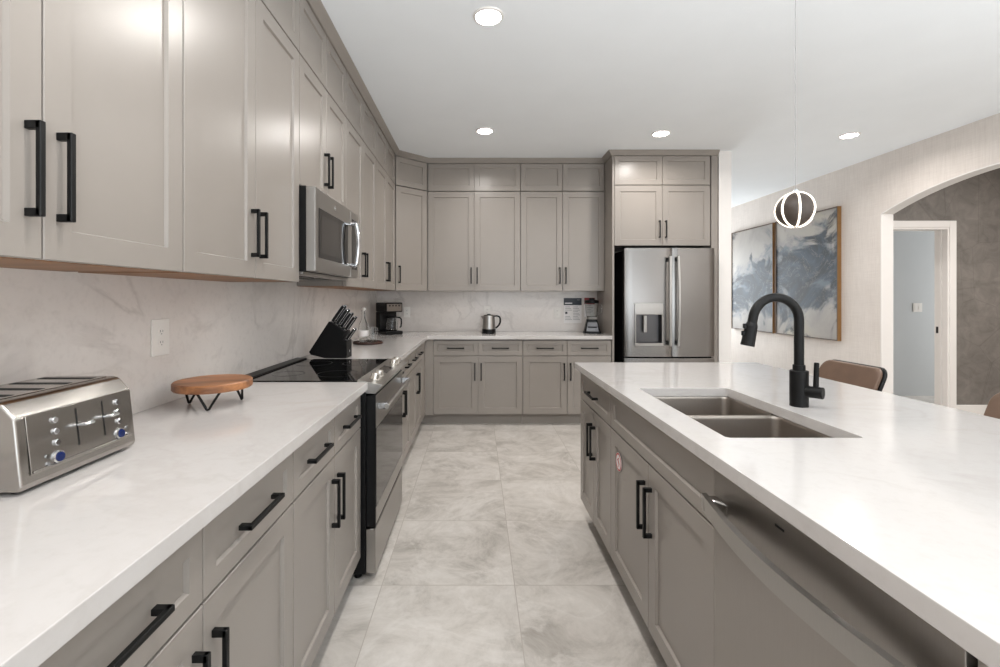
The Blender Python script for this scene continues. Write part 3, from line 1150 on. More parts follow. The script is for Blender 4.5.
# vertical loop handle
pts = []
for z in (0.055, 0.055):
    pass
hx = 0.585
mb = MB()
pts = [(hx, -0.0003, 0.075), (hx, -0.030, 0.070)]
for i in range(13):
    u = i / 12
    pts.append((hx, -0.038 - 0.010 * math.sin(PI * u), 0.075 + (hh - 0.165) * u))
pts += [(hx, -0.030, hh - 0.085), (hx, -0.0003, hh - 0.090)]
vs, fs = [], []
hw = 0.013
mb.tube(pts, 0.0125, M['chrome'], n=16)
mb.build('handle', d)

# ------------------------------------------------------------------ fridge
FX0, FX1, FYF = 1.468, 2.362, 4.552
t = thing('fridge', 'tall stainless french-door fridge with a water dispenser', 'fridge', (FX0, FYF, 0), BACK)
w = FX1 - FX0
SF = M['steel_fridge']
MB().box(0.004, w - 0.004, 0.075, 0.68, 0.04, 1.775, M['black_matte'], 0.003).build('body', t)
mb = MB()
for x in (0.06, w - 0.06):
    for y in (0.14, 0.62):
        mb.cyl((x, y, 0), (x, y, 0.041), 0.022, M['black_plastic'], n=16)
mb.build('foot', t)
DZ0, DZ1 = 0.715, 1.792


def bowed_door(x0, x1, z0, z1, m, hole=None):
    """door with a slightly bowed front and rounded edges; HOLE leaves a rectangular niche"""
    xs = [x0 + (x1 - x0) * i / 12 for i in range(13)]
    if hole:
        xs = sorted(set(xs + [hole[0], hole[1]]))
        xs = [x for x in xs if x in (hole[0], hole[1]) or min(abs(x - hole[0]), abs(x - hole[1])) > 0.004]
    zs = [z0, z1] if not hole else [z0, hole[2], hole[3], z1]
    prof = []
    for x in xs:
        u = (x - 0) / w
        y = 0.016 * (2 * u - 1) ** 2
        ed = min(x - x0, x1 - x)
        y += 0.010 * max(0, 1 - ed / 0.014) ** 2
        prof.append((x, y))
    vs, fs = [], []
    nx = len(xs)
    for z in zs:
        for x, y in prof:
            vs.append((x, y, z))
    for k in range(len(zs) - 1):
        for i in range(nx - 1):
            if hole and k == 1 and xs[i] >= hole[0] - 1e-6 and xs[i + 1] <= hole[1] + 1e-6:
                continue
            fs.append((k * nx + i, k * nx + i + 1, (k + 1) * nx + i + 1, (k + 1) * nx + i))
    b0 = len(vs)
    yb = 0.074
    vs += [(x0, yb, z0), (x1, yb, z0), (x1, yb, z1), (x0, yb, z1)]
    L = len(zs) - 1
    fs.append((b0, b0 + 3, b0 + 2, b0 + 1))
    fs.append(tuple([b0] + [b0 + 1] + [i for i in range(nx - 1, -1, -1)]))
    fs.append(tuple([L * nx + i for i in range(nx)] + [b0 + 2, b0 + 3]))
    fs.append(tuple([k * nx for k in range(len(zs))] + [b0 + 3, b0]))
    fs.append(tuple([b0 + 1, b0 + 2] + [k * nx + nx - 1 for k in range(len(zs) - 1, -1, -1)]))
    return MB().raw(vs, fs, m)


niche = (0.098, 0.372, 0.826, 1.242)
ld = bowed_door(0.0, 0.461, DZ0, DZ1, SF, niche).build('door', t)
# dispenser: frame, upper control strip, niche box, paddle, tray
mb = MB()
x0, x1, z0, z1 = niche
yf = 0.0045
mb.box(x0 - 0.004, x1 + 0.004, yf - 0.006, yf + 0.02, z1 - 0.11, z1 + 0.003, M['steel'], 0.004, 2)
mb.box(x0 - 0.004, x0 + 0.010, yf - 0.006, yf + 0.02, z0, z1 - 0.108, M['steel'], 0.003)
mb.box(x1 - 0.010, x1 + 0.004, yf - 0.006, yf + 0.02, z0, z1 - 0.108, M['steel'], 0.003)
mb.box(x0 - 0.004, x1 + 0.004, yf - 0.010, yf + 0.02, z0 - 0.003, z0 + 0.022, M['steel'], 0.003)
dp = mb.build('dispenser', ld)
mb = MB()
mb.raw([(x0 + .009, yf + .004, z0 + .02), (x1 - .009, yf + .004, z0 + .02), (x1 - .009, yf + .004, z1 - .106), (x0 + .009, yf + .004, z1 - .106),
        (x0 + .02, yf + .06, z0 + .03), (x1 - .02, yf + .06, z0 + .03), (x1 - .02, yf + .06, z1 - .11), (x0 + .02, yf + .06, z1 - .11)],
       [(0, 1, 5, 4), (1, 2, 6, 5), (2, 3, 7, 6), (3, 0, 4, 7), (4, 5, 6, 7)], M['niche'])
mb.build('niche', ld)
MB().box((x0 + x1) / 2 - 0.045, (x0 + x1) / 2 - 0.012, yf + 0.018, yf + 0.03, z0 + 0.13, z1 - 0.12, M['steel'], 0.003).build('paddle', ld)
rd = bowed_door(0.466, w, DZ0, DZ1, SF).build('door', t)


def fridge_handle(x, parent, side):
    mb = MB()
    pts = []
    za, zb = 0.825, 1.708
    for i in range(21):
        u = i / 20
        pts.append((x + side * 0.006 * math.sin(PI * u), -0.052 - 0.012 * math.sin(PI * u), za + (zb - za) * u))
    vs, fs = [], []
    for p in pts:
        for dx, dy in ((-0.013, 0.008), (-0.010, -0.008), (0.010, -0.008), (0.013, 0.008)):
            vs.append((p[0] + dx, p[1] + dy, p[2]))
    for i in range(20):
        for j in range(4):
            fs.append((i * 4 + j, i * 4 + (j + 1) % 4, (i + 1) * 4 + (j + 1) % 4, (i + 1) * 4 + j))
    fs += [(0, 1, 2, 3), tuple(80 + k for k in (3, 2, 1, 0))]
    mb.raw(vs, fs, M['steel'])
    for z in (za + 0.03, zb - 0.03):
        mb.box(x - 0.009, x + 0.009, -0.046, 0.001, z - 0.02, z + 0.02, M['black_plastic'], 0.003)
    mb.build('handle', parent)


fridge_handle(0.425, ld, -1)
fridge_handle(0.502, rd, 1)
fz = bowed_door(0.0, w, 0.07, 0.700, SF).build('freezer_drawer', t)
mb = MB()
mb.cyl((0.08, -0.05, 0.64), (w - 0.08, -0.05, 0.64), 0.013, M['steel'], n=20, bev=0.002)
for x in (0.11, w - 0.11):
    mb.box(x - 0.012, x + 0.012, -0.048, 0.012, 0.63, 0.65, M['black_plastic'], 0.003)
mb.build('handle', fz)

# ------------------------------------------------------------------ toaster
t = thing('toaster', 'stainless four-slice toaster with blue dials on the left worktop', 'toaster', (-0.880, 0.888, CT1), LEFT)
# local: x along the front, -y towards the aisle
w, dep, hh = 0.300, 0.232, 0.185
TS = M['steel_toaster']
prof = [(0.006, 0.007), (0.0, 0.016), (0.014, 0.150), (0.042, hh - 0.004), (0.056, hh), (dep - 0.03, hh), (dep - 0.008, hh - 0.012), (dep, 0.150), (dep, 0.007)]
MB().prism(prof, 'x', 0.0, w, TS, 0.010, 3).build('body', t)
mb = MB()
mb.box(0.012, w - 0.012, 0.015, dep - 0.012, 0.003, 0.0068, M['black_plastic'], 0.003)
for x in (0.03, w - 0.03):
    for y in (0.035, dep - 0.035):
        mb.cyl((x, y, 0.0), (x, y, 0.0035), 0.012, M['black_plastic'], n=16)
mb.build('foot_base', t)
mb = MB()
for i in range(4):
    x = 0.048 + i * 0.068
    mb.box(x - 0.0095, x + 0.0095, 0.072, dep - 0.030, hh + 0.0013, hh + 0.0018, M['inside'])
mb.build('bread_slot', t)
MB().box(0.022, w - 0.022, 0.06, dep - 0.02, hh + 0.0001, hh + 0.0012, M['steel_side'], 0.0005).build('top_plate', t)
# front panel lies on the sloping face
sl = math.atan2(0.014, 0.122)
FP = Matrix.Translation((0, 0.0, 0.028)) @ Matrix.Rotation(-sl, 4, 'X')
fp = MB().box(0.020, w - 0.016, -0.0022, -0.0002, 0.006, 0.124, M['steel_toaster'], 0.0008, xf=FP).build('front_panel', t)
MB().box(0.022, w - 0.020, -0.0065, -0.0023, 0.0085, 0.0135, M['steel_side'], 0.0015, xf=FP).build('crumb_tray', fp)
for i, sx in enumerate((0.132, 0.203)):
    mb = MB()
    mb.box(sx - 0.0020, sx + 0.0020, -0.0027, -0.0023, 0.032, 0.113, M['inside'], xf=FP)
    mb.build('lever_slot', fp)
    mb = MB()
    mb.box(sx - 0.003, sx + 0.003, -0.020, -0.0028, 0.074, 0.079, M['chrome'], 0.001, xf=FP)
    mb.box(sx - 0.003, sx + 0.025, -0.024, -0.008, 0.072, 0.0805, M['chrome'], 0.004, 2, xf=FP)
    mb.build('lever', fp)
for sx, sgn in ((0.079, -1), (0.245, 1)):
    for k in range(3):
        z = 0.101 - k * 0.0235
        mb = MB()
        mb.lathe([(0, 0), (0.0068, 0), (0.0068, 0.0035), (0.0055, 0.0045), (0, 0.0045)], M['chrome'], n=24, xf=FP @ Matrix.Translation((sx, -0.0023, z)) @ Matrix.Rotation(PI / 2, 4, 'X'))
        mb.build('button', fp)
    mb = MB()
    z = 0.024
    mb.lathe([(0, 0), (0.0135, 0), (0.0135, 0.003), (0.0105, 0.004), (0.0105, 0.0045), (0, 0.0045)], M['chrome'], n=28, xf=FP @ Matrix.Translation((sx, -0.0023, z)) @ Matrix.Rotation(PI / 2, 4, 'X'))
    dl = mb.build('dial', fp)
    MB().lathe([(0, 0.0046), (0.0103, 0.0046), (0.0096, 0.0068), (0, 0.0072)], M['blue_dial'], n=28, xf=FP @ Matrix.Translation((sx, -0.0023, z)) @ Matrix.Rotation(PI / 2, 4, 'X')).build('dial_cap', dl)
    for k in range(2):
        bx = sx + sgn * 0.024
        mb = MB()
        mb.lathe([(0, 0), (0.0042, 0), (0.004, 0.002), (0, 0.002)], M['chrome'], n=16, xf=FP @ Matrix.Translation((bx, -0.0023, 0.032 - k * 0.015)) @ Matrix.Rotation(PI / 2, 4, 'X'))
        mb.build('small_button', fp)

# ------------------------------------------------------------------ round stand on hairpin legs
t = thing('cake_stand', 'round acacia wood stand on black hairpin legs beside the toaster', 'stand', (-0.95, 1.658, CT1), 0.4)
TH = 0.090
MB().lathe([(0, TH - 0.028), (0.124, TH - 0.028), (0.128, TH - 0.024), (0.128, TH - 0.004), (0.124, TH), (0, TH)], M['acacia'], n=64).build('board', t)
for k in range(3):
    a = -1.22 - 0.4 + k * 2 * PI / 3
    R_ = Matrix.Rotation(a, 4, 'Z')
    mb = MB()
    pts = [(0.085, -0.036, TH - 0.0285)]
    for i in range(7):
        u = PI * i / 6
        pts.append((0.098, -0.006 * math.cos(u), 0.0105 - 0.006 * math.sin(u)))
    pts.append((0.085, 0.036, TH - 0.0285))
    mb.tube(pts, 0.0042, M['black_metal'], n=10, xf=R_)
    mb.build('leg', t)

# ------------------------------------------------------------------ knife block and knives
KB = (-0.835, 2.93)
t = thing('knife_block', 'slanted black knife block on the worktop just beyond the range', 'knife block', (KB[0], KB[1], CT1))
prof = [(0.005, 0.0003), (0.005, 0.110), (-0.018, 0.118), (-0.002, 0.168), (-0.109, 0.235), (-0.236, 0.040), (-0.225, 0.022), (-0.135, 0.0003)]
MB().prism(prof, 'y', 0.0, 0.118, M['black_matte'], 0.002).build('body', t)
MB().prism([(0.006, 0.034), (0.006, 0.048), (0.0066, 0.048), (0.0066, 0.034)], 'y', 0.06, 0.068, M['white_print']).build('emblem', t)


def knife(u, yy, L, wide, label, low=False):
    """handle standing out of the block; the blade is sunk in it"""
    a, b = Vector((-0.109, 0.235)), Vector((-0.002, 0.168))
    p = a.lerp(b, u) if not low else Vector((-0.008, 0.112))
    ang_ = math.radians(55)
    d2 = Vector((math.cos(ang_), math.sin(ang_)))
    o = thing('kitchen_knife', label, 'knife', (KB[0] + p.x, KB[1] + yy, CT1 + p.y), 0.0, 'kitchen knives in the black block')
    X = Matrix.Rotation(PI / 2 - ang_, 4, 'Y')
    mb = MB()
    mb.box(-wide / 2, wide / 2, -0.0065, 0.0065, 0.0065, L, M['black_plastic'], 0.003, 2, xf=X)
    h = mb.build('handle', o)
    mb = MB()
    mb.box(-wide / 2 - 0.0005, wide / 2 + 0.0005, -0.0055, 0.0055, L + 0.0005, L + 0.006, M['chrome'], 0.002, xf=X)
    mb.build('pommel', h)
    mb = MB()
    mb.box(-wide / 2 - 0.0012, -wide / 2 + 0.0002, -0.005, 0.005, 0.010, L - 0.004, M['chrome'], 0.0004, xf=X)
    mb.box(wide / 2 - 0.0002, wide / 2 + 0.0012, -0.005, 0.005, 0.010, L - 0.004, M['chrome'], 0.0004, xf=X)
    mb.build('spine', h)
    mb = MB()
    mb.box(-wide / 2, wide / 2, -0.004, 0.004, 0.001, 0.006, M['steel'], 0.001, xf=X)
    mb.box(-wide / 2 + 0.002, wide / 2 - 0.002, -0.001, 0.001, 0.0, 0.0015, M['steel'], xf=X)
    mb.build('blade', o)


order = ['highest', 'second highest', 'third highest', 'fourth highest']
for i, u in enumerate((0.10, 0.36, 0.62, 0.88)):
    for yy, side in ((0.032, 'near'), (0.086, 'far')):
        knife(u, yy, 0.125 - 0.008 * i, 0.019 - 0.001 * i, 'knife with steel-edged black handle, %s in the %s row of the knife block' % (order[i], side))
for yy, side in ((0.035, 'near'), (0.083, 'far')):
    knife(0, yy, 0.085, 0.014, 'small knife low at the front of the knife block, on its %s side' % side, low=True)

# ------------------------------------------------------------------ tray with bottle and glasses
TC = (-0.915, 3.86)
mb = MB()
mb.lathe([(0, 0.0003), (0.118, 0.0003), (0.125, 0.006), (0.125, 0.020), (0.119, 0.021), (0.117, 0.010), (0, 0.009)], M['walnut'], n=56)
o = mb.build('serving_tray', loc=(TC[0], TC[1], CT1))
tag(o, 'small round dark wooden tray on the left worktop', 'tray')
t = thing('glass_bottle', 'tall clear glass bottle on the round dark tray', 'bottle', (TC[0] - 0.035, TC[1] - 0.01, CT1 + 0.0093))
mb = MB()
mb.lathe([(0, 0.0), (0.038, 0.0), (0.042, 0.006), (0.042, 0.12), (0.036, 0.155), (0.017, 0.195), (0.0145, 0.21), (0.0145, 0.262), (0.0165, 0.266), (0.0165, 0.274), (0.0115, 0.274),
          (0.0115, 0.21), (0.0145, 0.195), (0.033, 0.153), (0.039, 0.12), (0.039, 0.010), (0, 0.006)], M['clear_glass'], n=36)
mb.build('body', t)
mb = MB()
mb.lathe([(0, 0.266), (0.0112, 0.266), (0.0112, 0.2745), (0.018, 0.2745), (0.020, 0.283), (0.013, 0.295), (0, 0.297)], M['white_plastic'], n=24)
mb.build('stopper', t)
MB().lathe([(0.0425, 0.055), (0.0428, 0.055), (0.0428, 0.105), (0.0425, 0.105)], M['white_print'], n=36, closed=True).build('label_band', t)


def tumbler(x, y, label):
    mb = MB()
    mb.lathe([(0, 0.0), (0.026, 0.0), (0.029, 0.003), (0.034, 0.125), (0.0325, 0.1255), (0.0275, 0.010), (0, 0.008)], M['clear_glass'], n=32)
    o = mb.build('drinking_glass', loc=(x, y, CT1 + 0.0093))
    tag(o, label, 'glass', 'glasses on the round tray')


tumbler(TC[0] + 0.055, TC[1] - 0.03, 'clear drinking glass on the round tray, in front and right of the bottle')
tumbler(TC[0] + 0.02, TC[1] + 0.062, 'clear drinking glass on the round tray, behind the bottle')

# ------------------------------------------------------------------ coffee maker
t = thing('coffee_maker', 'black and steel drip coffee maker in the worktop corner', 'coffee maker', (-0.935, 4.90, CT1), math.radians(38))
BK = M['black_plastic']
MB().box(-0.10, 0.10, -0.12, 0.12, 0.0003, 0.036, BK, 0.008, 2).build('base', t)
MB().box(-0.10, 0.10, 0.02, 0.12, 0.0365, 0.235, BK, 0.008, 2).build('water_tank', t)
hd = MB().box(-0.10, 0.10, -0.115, 0.12, 0.2355, 0.335, BK, 0.012, 3).build('brew_head', t)
MB().box(-0.085, 0.085, -0.1185, -0.1152, 0.245, 0.320, M['steel_band'], 0.001).build('steel_band', hd)
mb = MB()
for i in range(4):
    mb.cyl((-0.055 + i * 0.036, -0.1188, 0.303), (-0.055 + i * 0.036, -0.122, 0.303), 0.009, BK, n=18)
mb.build('button', hd)
mb = MB()
Xc = Matrix.Translation((0, -0.055, 0.0367))
mb.lathe([(0, 0), (0.052, 0), (0.062, 0.012), (0.064, 0.07), (0.052, 0.118), (0.050, 0.135), (0.047, 0.135), (0.049, 0.117), (0.061, 0.07), (0.059, 0.013), (0, 0.004)], M['clear_glass'], n=40, xf=Xc)
ca = mb.build('carafe', t)
MB().lathe([(0, 0.1352), (0.052, 0.1352), (0.053, 0.150), (0.03, 0.158), (0, 0.160)], BK, n=36, xf=Xc).build('carafe_lid', ca)
mb = MB()
hv = Vector((0.82, -0.57, 0)).normalized()
pts = []
for r, z in ((0.052, 0.142), (0.085, 0.140), (0.100, 0.125), (0.102, 0.085), (0.098, 0.045), (0.085, 0.035)):
    pts.append((hv.x * r, -0.055 + hv.y * r, 0.0367 + z))
mb.tube(pts, 0.008, BK, n=12)
mb.build('carafe_handle', ca)

# ------------------------------------------------------------------ kettle
t = thing('electric_kettle', 'steel electric kettle with black base and handle at the back', 'kettle', (0.128, 4.97, CT1))
t.scale = (1.12, 1.12, 1.0)
MB().lathe([(0, 0.0003), (0.066, 0.0003), (0.068, 0.004), (0.066, 0.020), (0, 0.020)], M['black_plastic'], n=40).build('power_base', t)
MB().lathe([(0, 0.0205), (0.066, 0.0205), (0.065, 0.050), (0, 0.050)], M['black_plastic'], n=40).build('foot_band', t)
mb = MB()
mb.lathe([(0.064, 0.0505), (0.0635, 0.06), (0.0555, 0.188), (0.053, 0.194), (0, 0.194)], M['steel'], n=44)
mb.raw([(-0.050, -0.018, 0.192), (-0.050, 0.018, 0.192), (-0.080, 0.0, 0.188), (-0.058, -0.012, 0.150), (-0.058, 0.012, 0.150)], [(0, 2, 3), (1, 4, 2), (0, 1, 2), (3, 2, 4)], M['steel'])
mb.build('body', t)
MB().lathe([(0, 0.1942), (0.048, 0.1942), (0.046, 0.200), (0.018, 0.203), (0.016, 0.210), (0, 0.212)], M['black_plastic'], n=36).build('lid', t)
mb = MB()
pts = [(0.050, 0, 0.186), (0.078, 0, 0.190), (0.100, 0, 0.182), (0.110, 0, 0.160), (0.110, 0, 0.125), (0.100, 0, 0.095), (0.080, 0, 0.070), (0.064, 0, 0.058)]
mb.tube(pts, 0.009, M['black_plastic'], n=14)
mb.build('handle', t)

# ------------------------------------------------------------------ blender
t = thing('blender', 'countertop blender with clear jar and steel base beside the fridge', 'blender', (1.255, 5.03, CT1), -0.15)
Q = 4


def frustum(mb, s0, s1, z0, z1, m, r=0.02):
    a = rounded_rect(-s0, s0, -s0, s0, r)
    b = rounded_rect(-s1, s1, -s1, s1, r * s1 / s0)
    n = len(a)
    vs = [(x, y, z0) for x, y in a] + [(x, y, z1) for x, y in b]
    fs = [(i, (i + 1) % n, n + (i + 1) % n, n + i) for i in range(n)] + [tuple(range(n - 1, -1, -1)), tuple(range(n, 2 * n))]
    return mb.raw(vs, fs, m)


frustum(MB(), 0.088, 0.088, 0.0003, 0.016, M['black_plastic']).build('foot_base', t)
mb = MB()
frustum(mb, 0.085, 0.055, 0.0165, 0.150, M['black_plastic'], 0.03)
hs = mb.build('motor_housing', t)
mb = MB()
mb.raw([(-0.064, -0.0838, 0.024), (0.064, -0.0838, 0.024), (0.050, -0.0625, 0.120), (-0.050, -0.0625, 0.120),
        (-0.064, -0.0875, 0.024), (0.064, -0.0875, 0.024), (0.050, -0.0662, 0.120), (-0.050, -0.0662, 0.120)],
       [(4, 5, 6, 7), (0, 1, 5, 4), (1, 2, 6, 5), (2, 3, 7, 6), (3, 0, 4, 7)], M['niche'])
mb.build('steel_plate', hs)
mb = MB()
mb.box(-0.05, 0.05, -0.0865, -0.0745, 0.064, 0.076, M['black_plastic'], 0.002)
mb.build('button_strip', hs)
mb = MB()
mb.lathe([(0, 0.1505), (0.050, 0.1505), (0.050, 0.175), (0.056, 0.185), (0.072, 0.325), (0.0695, 0.325), (0.054, 0.188), (0.047, 0.178), (0, 0.176)], M['clear_glass'], n=36)
mb.build('jar', t)
mb = MB()
mb.lathe([(0, 0.3255), (0.076, 0.3255), (0.076, 0.356), (0.05, 0.362), (0.03, 0.363), (0.028, 0.380), (0, 0.381)], M['black_plastic'], n=36)
mb.build('jar_lid', t)
mb = MB()
mb.tube([(0.066, -0.01, 0.312), (0.095, -0.02, 0.310), (0.103, -0.022, 0.285), (0.095, -0.02, 0.225), (0.062, -0.01, 0.205)], 0.009, M['clear_glass'], n=12)
mb.build('jar_handle', t)

# ------------------------------------------------------------------ outlets, switches and notices


def outlet(loc, rz, label, w=0.078, h=0.122, kind='outlet', gang=1):
    t = thing('wall_outlet' if kind == 'outlet' else 'light_switch', label, kind, loc, rz, 'wall outlets' if kind == 'outlet' else None)
    MB().box(-w / 2, w / 2, -0.006, -0.0004, -h / 2, h / 2, M['white_plastic'], 0.002, 2).build('cover_plate', t)
    for g in range(gang):
        ox = (g - (gang - 1) / 2) * 0.046
        if kind == 'outlet':
            mb = MB()
            for s in (-1, 1):
                mb.cyl((ox, -0.0061, s * 0.0195), (ox, -0.0078, s * 0.0195), 0.0155, M['white_plastic'], n=24)
            soc = mb.build('socket', t)
            mb = MB()
            for s in (-1, 1):
                for dx in (-0.006, 0.006):
                    mb.box(ox + dx - 0.001, ox + dx + 0.001, -0.0082, -0.0079, s * 0.0195 - 0.001, s * 0.0195 + 0.007, M['inside'])
                mb.cyl((ox, -0.0079, s * 0.0195 - 0.007), (ox, -0.0082, s * 0.0195 - 0.007), 0.002, M['inside'], n=10)
            mb.build('slots', soc)
        else:
            MB().box(ox - 0.017, ox + 0.017, -0.009, -0.0062, -0.033, 0.033, M['white_plastic'], 0.002).build('rocker', t)
    return t


outlet((LW + 0.0125, 1.648, 1.158), LEFT, 'white wall outlet on the left backsplash above the round stand', 0.090, 0.130)
outlet((-0.797, BW - 0.0125, 1.135), BACK, 'white wall outlet right of the coffee maker on the back wall', 0.072, 0.118)
outlet((0.115, BW - 0.0125, 1.145), BACK, 'white wall outlet just above the kettle on the back wall', 0.072, 0.118)
outlet((0.915, BW - 0.0125, 1.130), BACK, 'white wall outlet left of the notice with a dark heading', 0.072, 0.118)
outlet((5.84, 6.0995, 1.17), BACK, 'white light switch on the pale wall seen through the hall doorway', 0.118, 0.118, 'light switch', 2)

t = thing('notice', 'white paper notice with a dark heading bar beside the blender', 'notice', (1.090, BW - 0.0125, 1.01))
MB().box(-0.102, 0.102, -0.0016, -0.0003, 0.0, 0.285, M['white_print']).build('sheet', t)
hd = MB().box(-0.102, 0.102, -0.0024, -0.0017, 0.205, 0.286, M['navy_print']).build('heading_bar', t)
mb = MB()
mb.box(-0.088, -0.005, -0.0028, -0.0025, 0.221, 0.233, M['white_print'])
mb.box(0.05, 0.085, -0.0028, -0.0025, 0.262, 0.268, M['grey_print'])
mb.build('heading_lettering', hd)
mb = MB()
for col in (-0.085, 0.005):
    for k in range(9):
        if col < 0 and 3 <= k <= 5:
            continue
        z = 0.182 - k * 0.018
        mb.box(col, col + (0.055 + 0.022 * ((k * 7) % 3) / 2), -0.0022, -0.0017, z, z + 0.005, M['grey_print'])
mb.box(-0.085, -0.06, -0.0022, -0.0017, 0.105, 0.130, M['navy_print'], 0.003)
mb.build('lettering', t)
t = thing('notice', 'small notice with a dull red heading on the wall behind the blender', 'notice', (1.283, BW - 0.0125, 1.08))
MB().box(-0.060, 0.060, -0.0016, -0.0003, 0.0, 0.220, M['white_print']).build('sheet', t)
MB().box(-0.060, 0.060, -0.0024, -0.0017, 0.145, 0.220, M['maroon_print']).build('heading_bar', t)
mb = MB()
for k in range(5):
    z = 0.125 - k * 0.02
    mb.box(-0.050, 0.02 + 0.02 * (k % 2), -0.0022, -0.0017, z, z + 0.005, M['grey_print'])
mb.build('lettering', t)

# ------------------------------------------------------------------ paintings


def painting_mat():
    t = NT('abstract_ink_painting')
    tc = t.n('ShaderNodeTexCoord')
    sep = t.n('ShaderNodeSeparateXYZ')
    t.l(tc.outputs['Object'], sep.inputs[0])
    # u runs along the pair from left to right (0..2.25 m), v is the height (0..1.56 m)
    u, v = sep.outputs['X'], sep.outputs['Z']
    cv = t.n('ShaderNodeCombineXYZ')
    t.l(u, cv.inputs[0])
    t.l(v, cv.inputs[1])
    P = cv.outputs[0]
    big = t.noise(P, 1.2, 4, 0.5, 1.2)
    fine = t.noise(P, 2.0, 9, 0.62, 2.2)
    swirl = t.noise(P, 1.25, 6, 0.55, 2.6)
    # band of ink that climbs from the lower left to the upper right
    line = t.math('MULTIPLY_ADD', u, 0.17, 0.50)
    wob = t.math('MULTIPLY_ADD', big, 0.9, -0.45)
    dist = t.math('ABSOLUTE', t.math('ADD', t.math('SUBTRACT', v, line), wob))
    wid = t.math('MULTIPLY_ADD', u, 0.12, 0.42)
    mask = t.math('SUBTRACT', 1.0, t.math('DIVIDE', dist, wid), clamp=True)
    mask = t.math('POWER', mask, 0.7)
    ink = t.math('MULTIPLY', t.math('ADD', t.math('SUBTRACT', mask, 0.26), t.math('MULTIPLY_ADD', swirl, 3.2, -1.6)), 3.4, clamp=True)
    wash = t.math('MULTIPLY', t.math('ADD', t.math('SUBTRACT', mask, 0.2), t.math('MULTIPLY_ADD', fine, 2.2, -1.1)), 2.0, clamp=True)
    paper = t.ramp(t.noise(P, 1.1, 4, 0.5, 1.0), [(0.3, lin((130, 127, 124))), (0.5, lin((162, 156, 150))), (0.75, lin((176, 169, 154)))])
    c = t.mix(t.math('MULTIPLY', wash, 0.9), paper, lin((78, 92, 104)))
    c = t.mix(t.math('MULTIPLY', ink, 0.95), c, t.ramp(fine, [(0.40, lin((10, 17, 26))), (0.66, lin((56, 70, 84)))]))
    # thin pale and dark drifts across the ink
    f2 = t.noise(P, 1.9, 6, 0.6, 3.2)
    th = t.math('SUBTRACT', 1.0, t.math('MULTIPLY', t.math('ABSOLUTE', t.math('SUBTRACT', f2, 0.5)), 70), clamp=True)
    c = t.mix(t.math('MULTIPLY', t.math('MULTIPLY', th, mask), 0.5), c, lin((150, 146, 142)))
    t.base(c)
    t.set(Roughness=0.55)
    t.bump(fine, 0.1, 0.002)
    return t.m


M['painting'] = painting_mat()


def painting(y_far, y_near, z0, z1, label):
    # local x runs from the far end to the near end of the wall (left to right as seen), -y faces the room
    t = thing('painting', label, 'painting', (RW - 0.001, 0, 0), -PI / 2, 'pair of framed abstract paintings')
    t.location = (RW - 0.001, y_far, z0)
    w = y_far - y_near
    h = z1 - z0
    cv = MB().box(0.012, w - 0.012, -0.034, -0.004, 0.012, h - 0.012, M['painting']).build('canvas', t)
    mb = MB()
    for a in ((0, 0.010, 0, h), (w - 0.010, w, 0, h)):
        mb.box(a[0], a[1], -0.046, 0, a[2], a[3], M['gold_frame'], 0.0012)
    mb.box(0.010, w - 0.010, -0.046, 0, 0, 0.010, M['gold_frame'], 0.0012)
    mb.box(0.010, w - 0.010, -0.046, 0, h - 0.010, h, M['gold_frame'], 0.0012)
    for a in ((0.001, 0.010, 0.001, h - 0.001), (w - 0.010, w - 0.001, 0.001, h - 0.001), (0.010, w - 0.010, 0.001, 0.010), (0.010, w - 0.010, h - 0.010, h - 0.001)):
        mb.box(a[0], a[1], -0.0475, -0.0462, a[2], a[3], M['dark_frame'])
    mb.build('frame', t)
    mb = MB()
    mb.box(0.0102, 0.0118, -0.040, -0.002, 0.012, h - 0.012, M['dark_frame'])
    mb.box(w - 0.0118, w - 0.0102, -0.040, -0.002, 0.012, h - 0.012, M['dark_frame'])
    mb.box(0.0102, w - 0.0102, -0.040, -0.002, 0.0102, 0.0118, M['dark_frame'])
    mb.box(0.0102, w - 0.0102, -0.040, -0.002, h - 0.0118, h - 0.0102, M['dark_frame'])
    mb.build('frame_lining', t)
    return t, cv


t1, c1 = painting(7.52, 6.46, 0.80, 2.355, 'left one of two tall framed blue-grey abstract paintings, farther from the archway')
t2, c2 = painting(6.41, 5.30, 0.80, 2.355, 'right one of two tall framed blue-grey abstract paintings, nearer the archway')
# the second canvas carries on the picture of the first
for vtx in c2.data.vertices:
    vtx.co.x += 1.11
c2.location.x -= 1.11

# ------------------------------------------------------------------ ceiling downlights and pendant


def downlight(x, y, label):
    t = thing('ceiling_downlight', label, 'ceiling light', (x, y, CEIL), 0, 'recessed ceiling downlights')
    MB().lathe([(0.066, -0.0002), (0.082, -0.0002), (0.080, -0.006), (0.068, -0.010), (0.066, -0.004)], M['white_paint'], n=48, closed=True).build('trim_ring', t)
    MB().lathe([(0, -0.0003), (0.0655, -0.0003), (0.0655, -0.0035), (0, -0.0045)], M['lamp'], n=40).build('lens', t)
    area('downlight_lamp', (x, y, CEIL - 0.014), (0, 0, 0), 0.13, 0.13, CAN_POWER, CAN_COLOR, 'DISK', 2.8)
    return t


downlight(0.06, 2.425, 'round recessed ceiling light above the aisle, nearest the camera')
downlight(0.07, 4.085, 'round recessed ceiling light at the far end of the aisle')
downlight(1.66, 4.15, 'round recessed ceiling light in front of the fridge')
downlight(3.40, 4.20, 'round recessed ceiling light by the wall with the paintings')
downlight(0.06, 0.77, 'round recessed ceiling light above the camera')
downlight(3.40, 2.40, 'round recessed ceiling light in front of the archway')

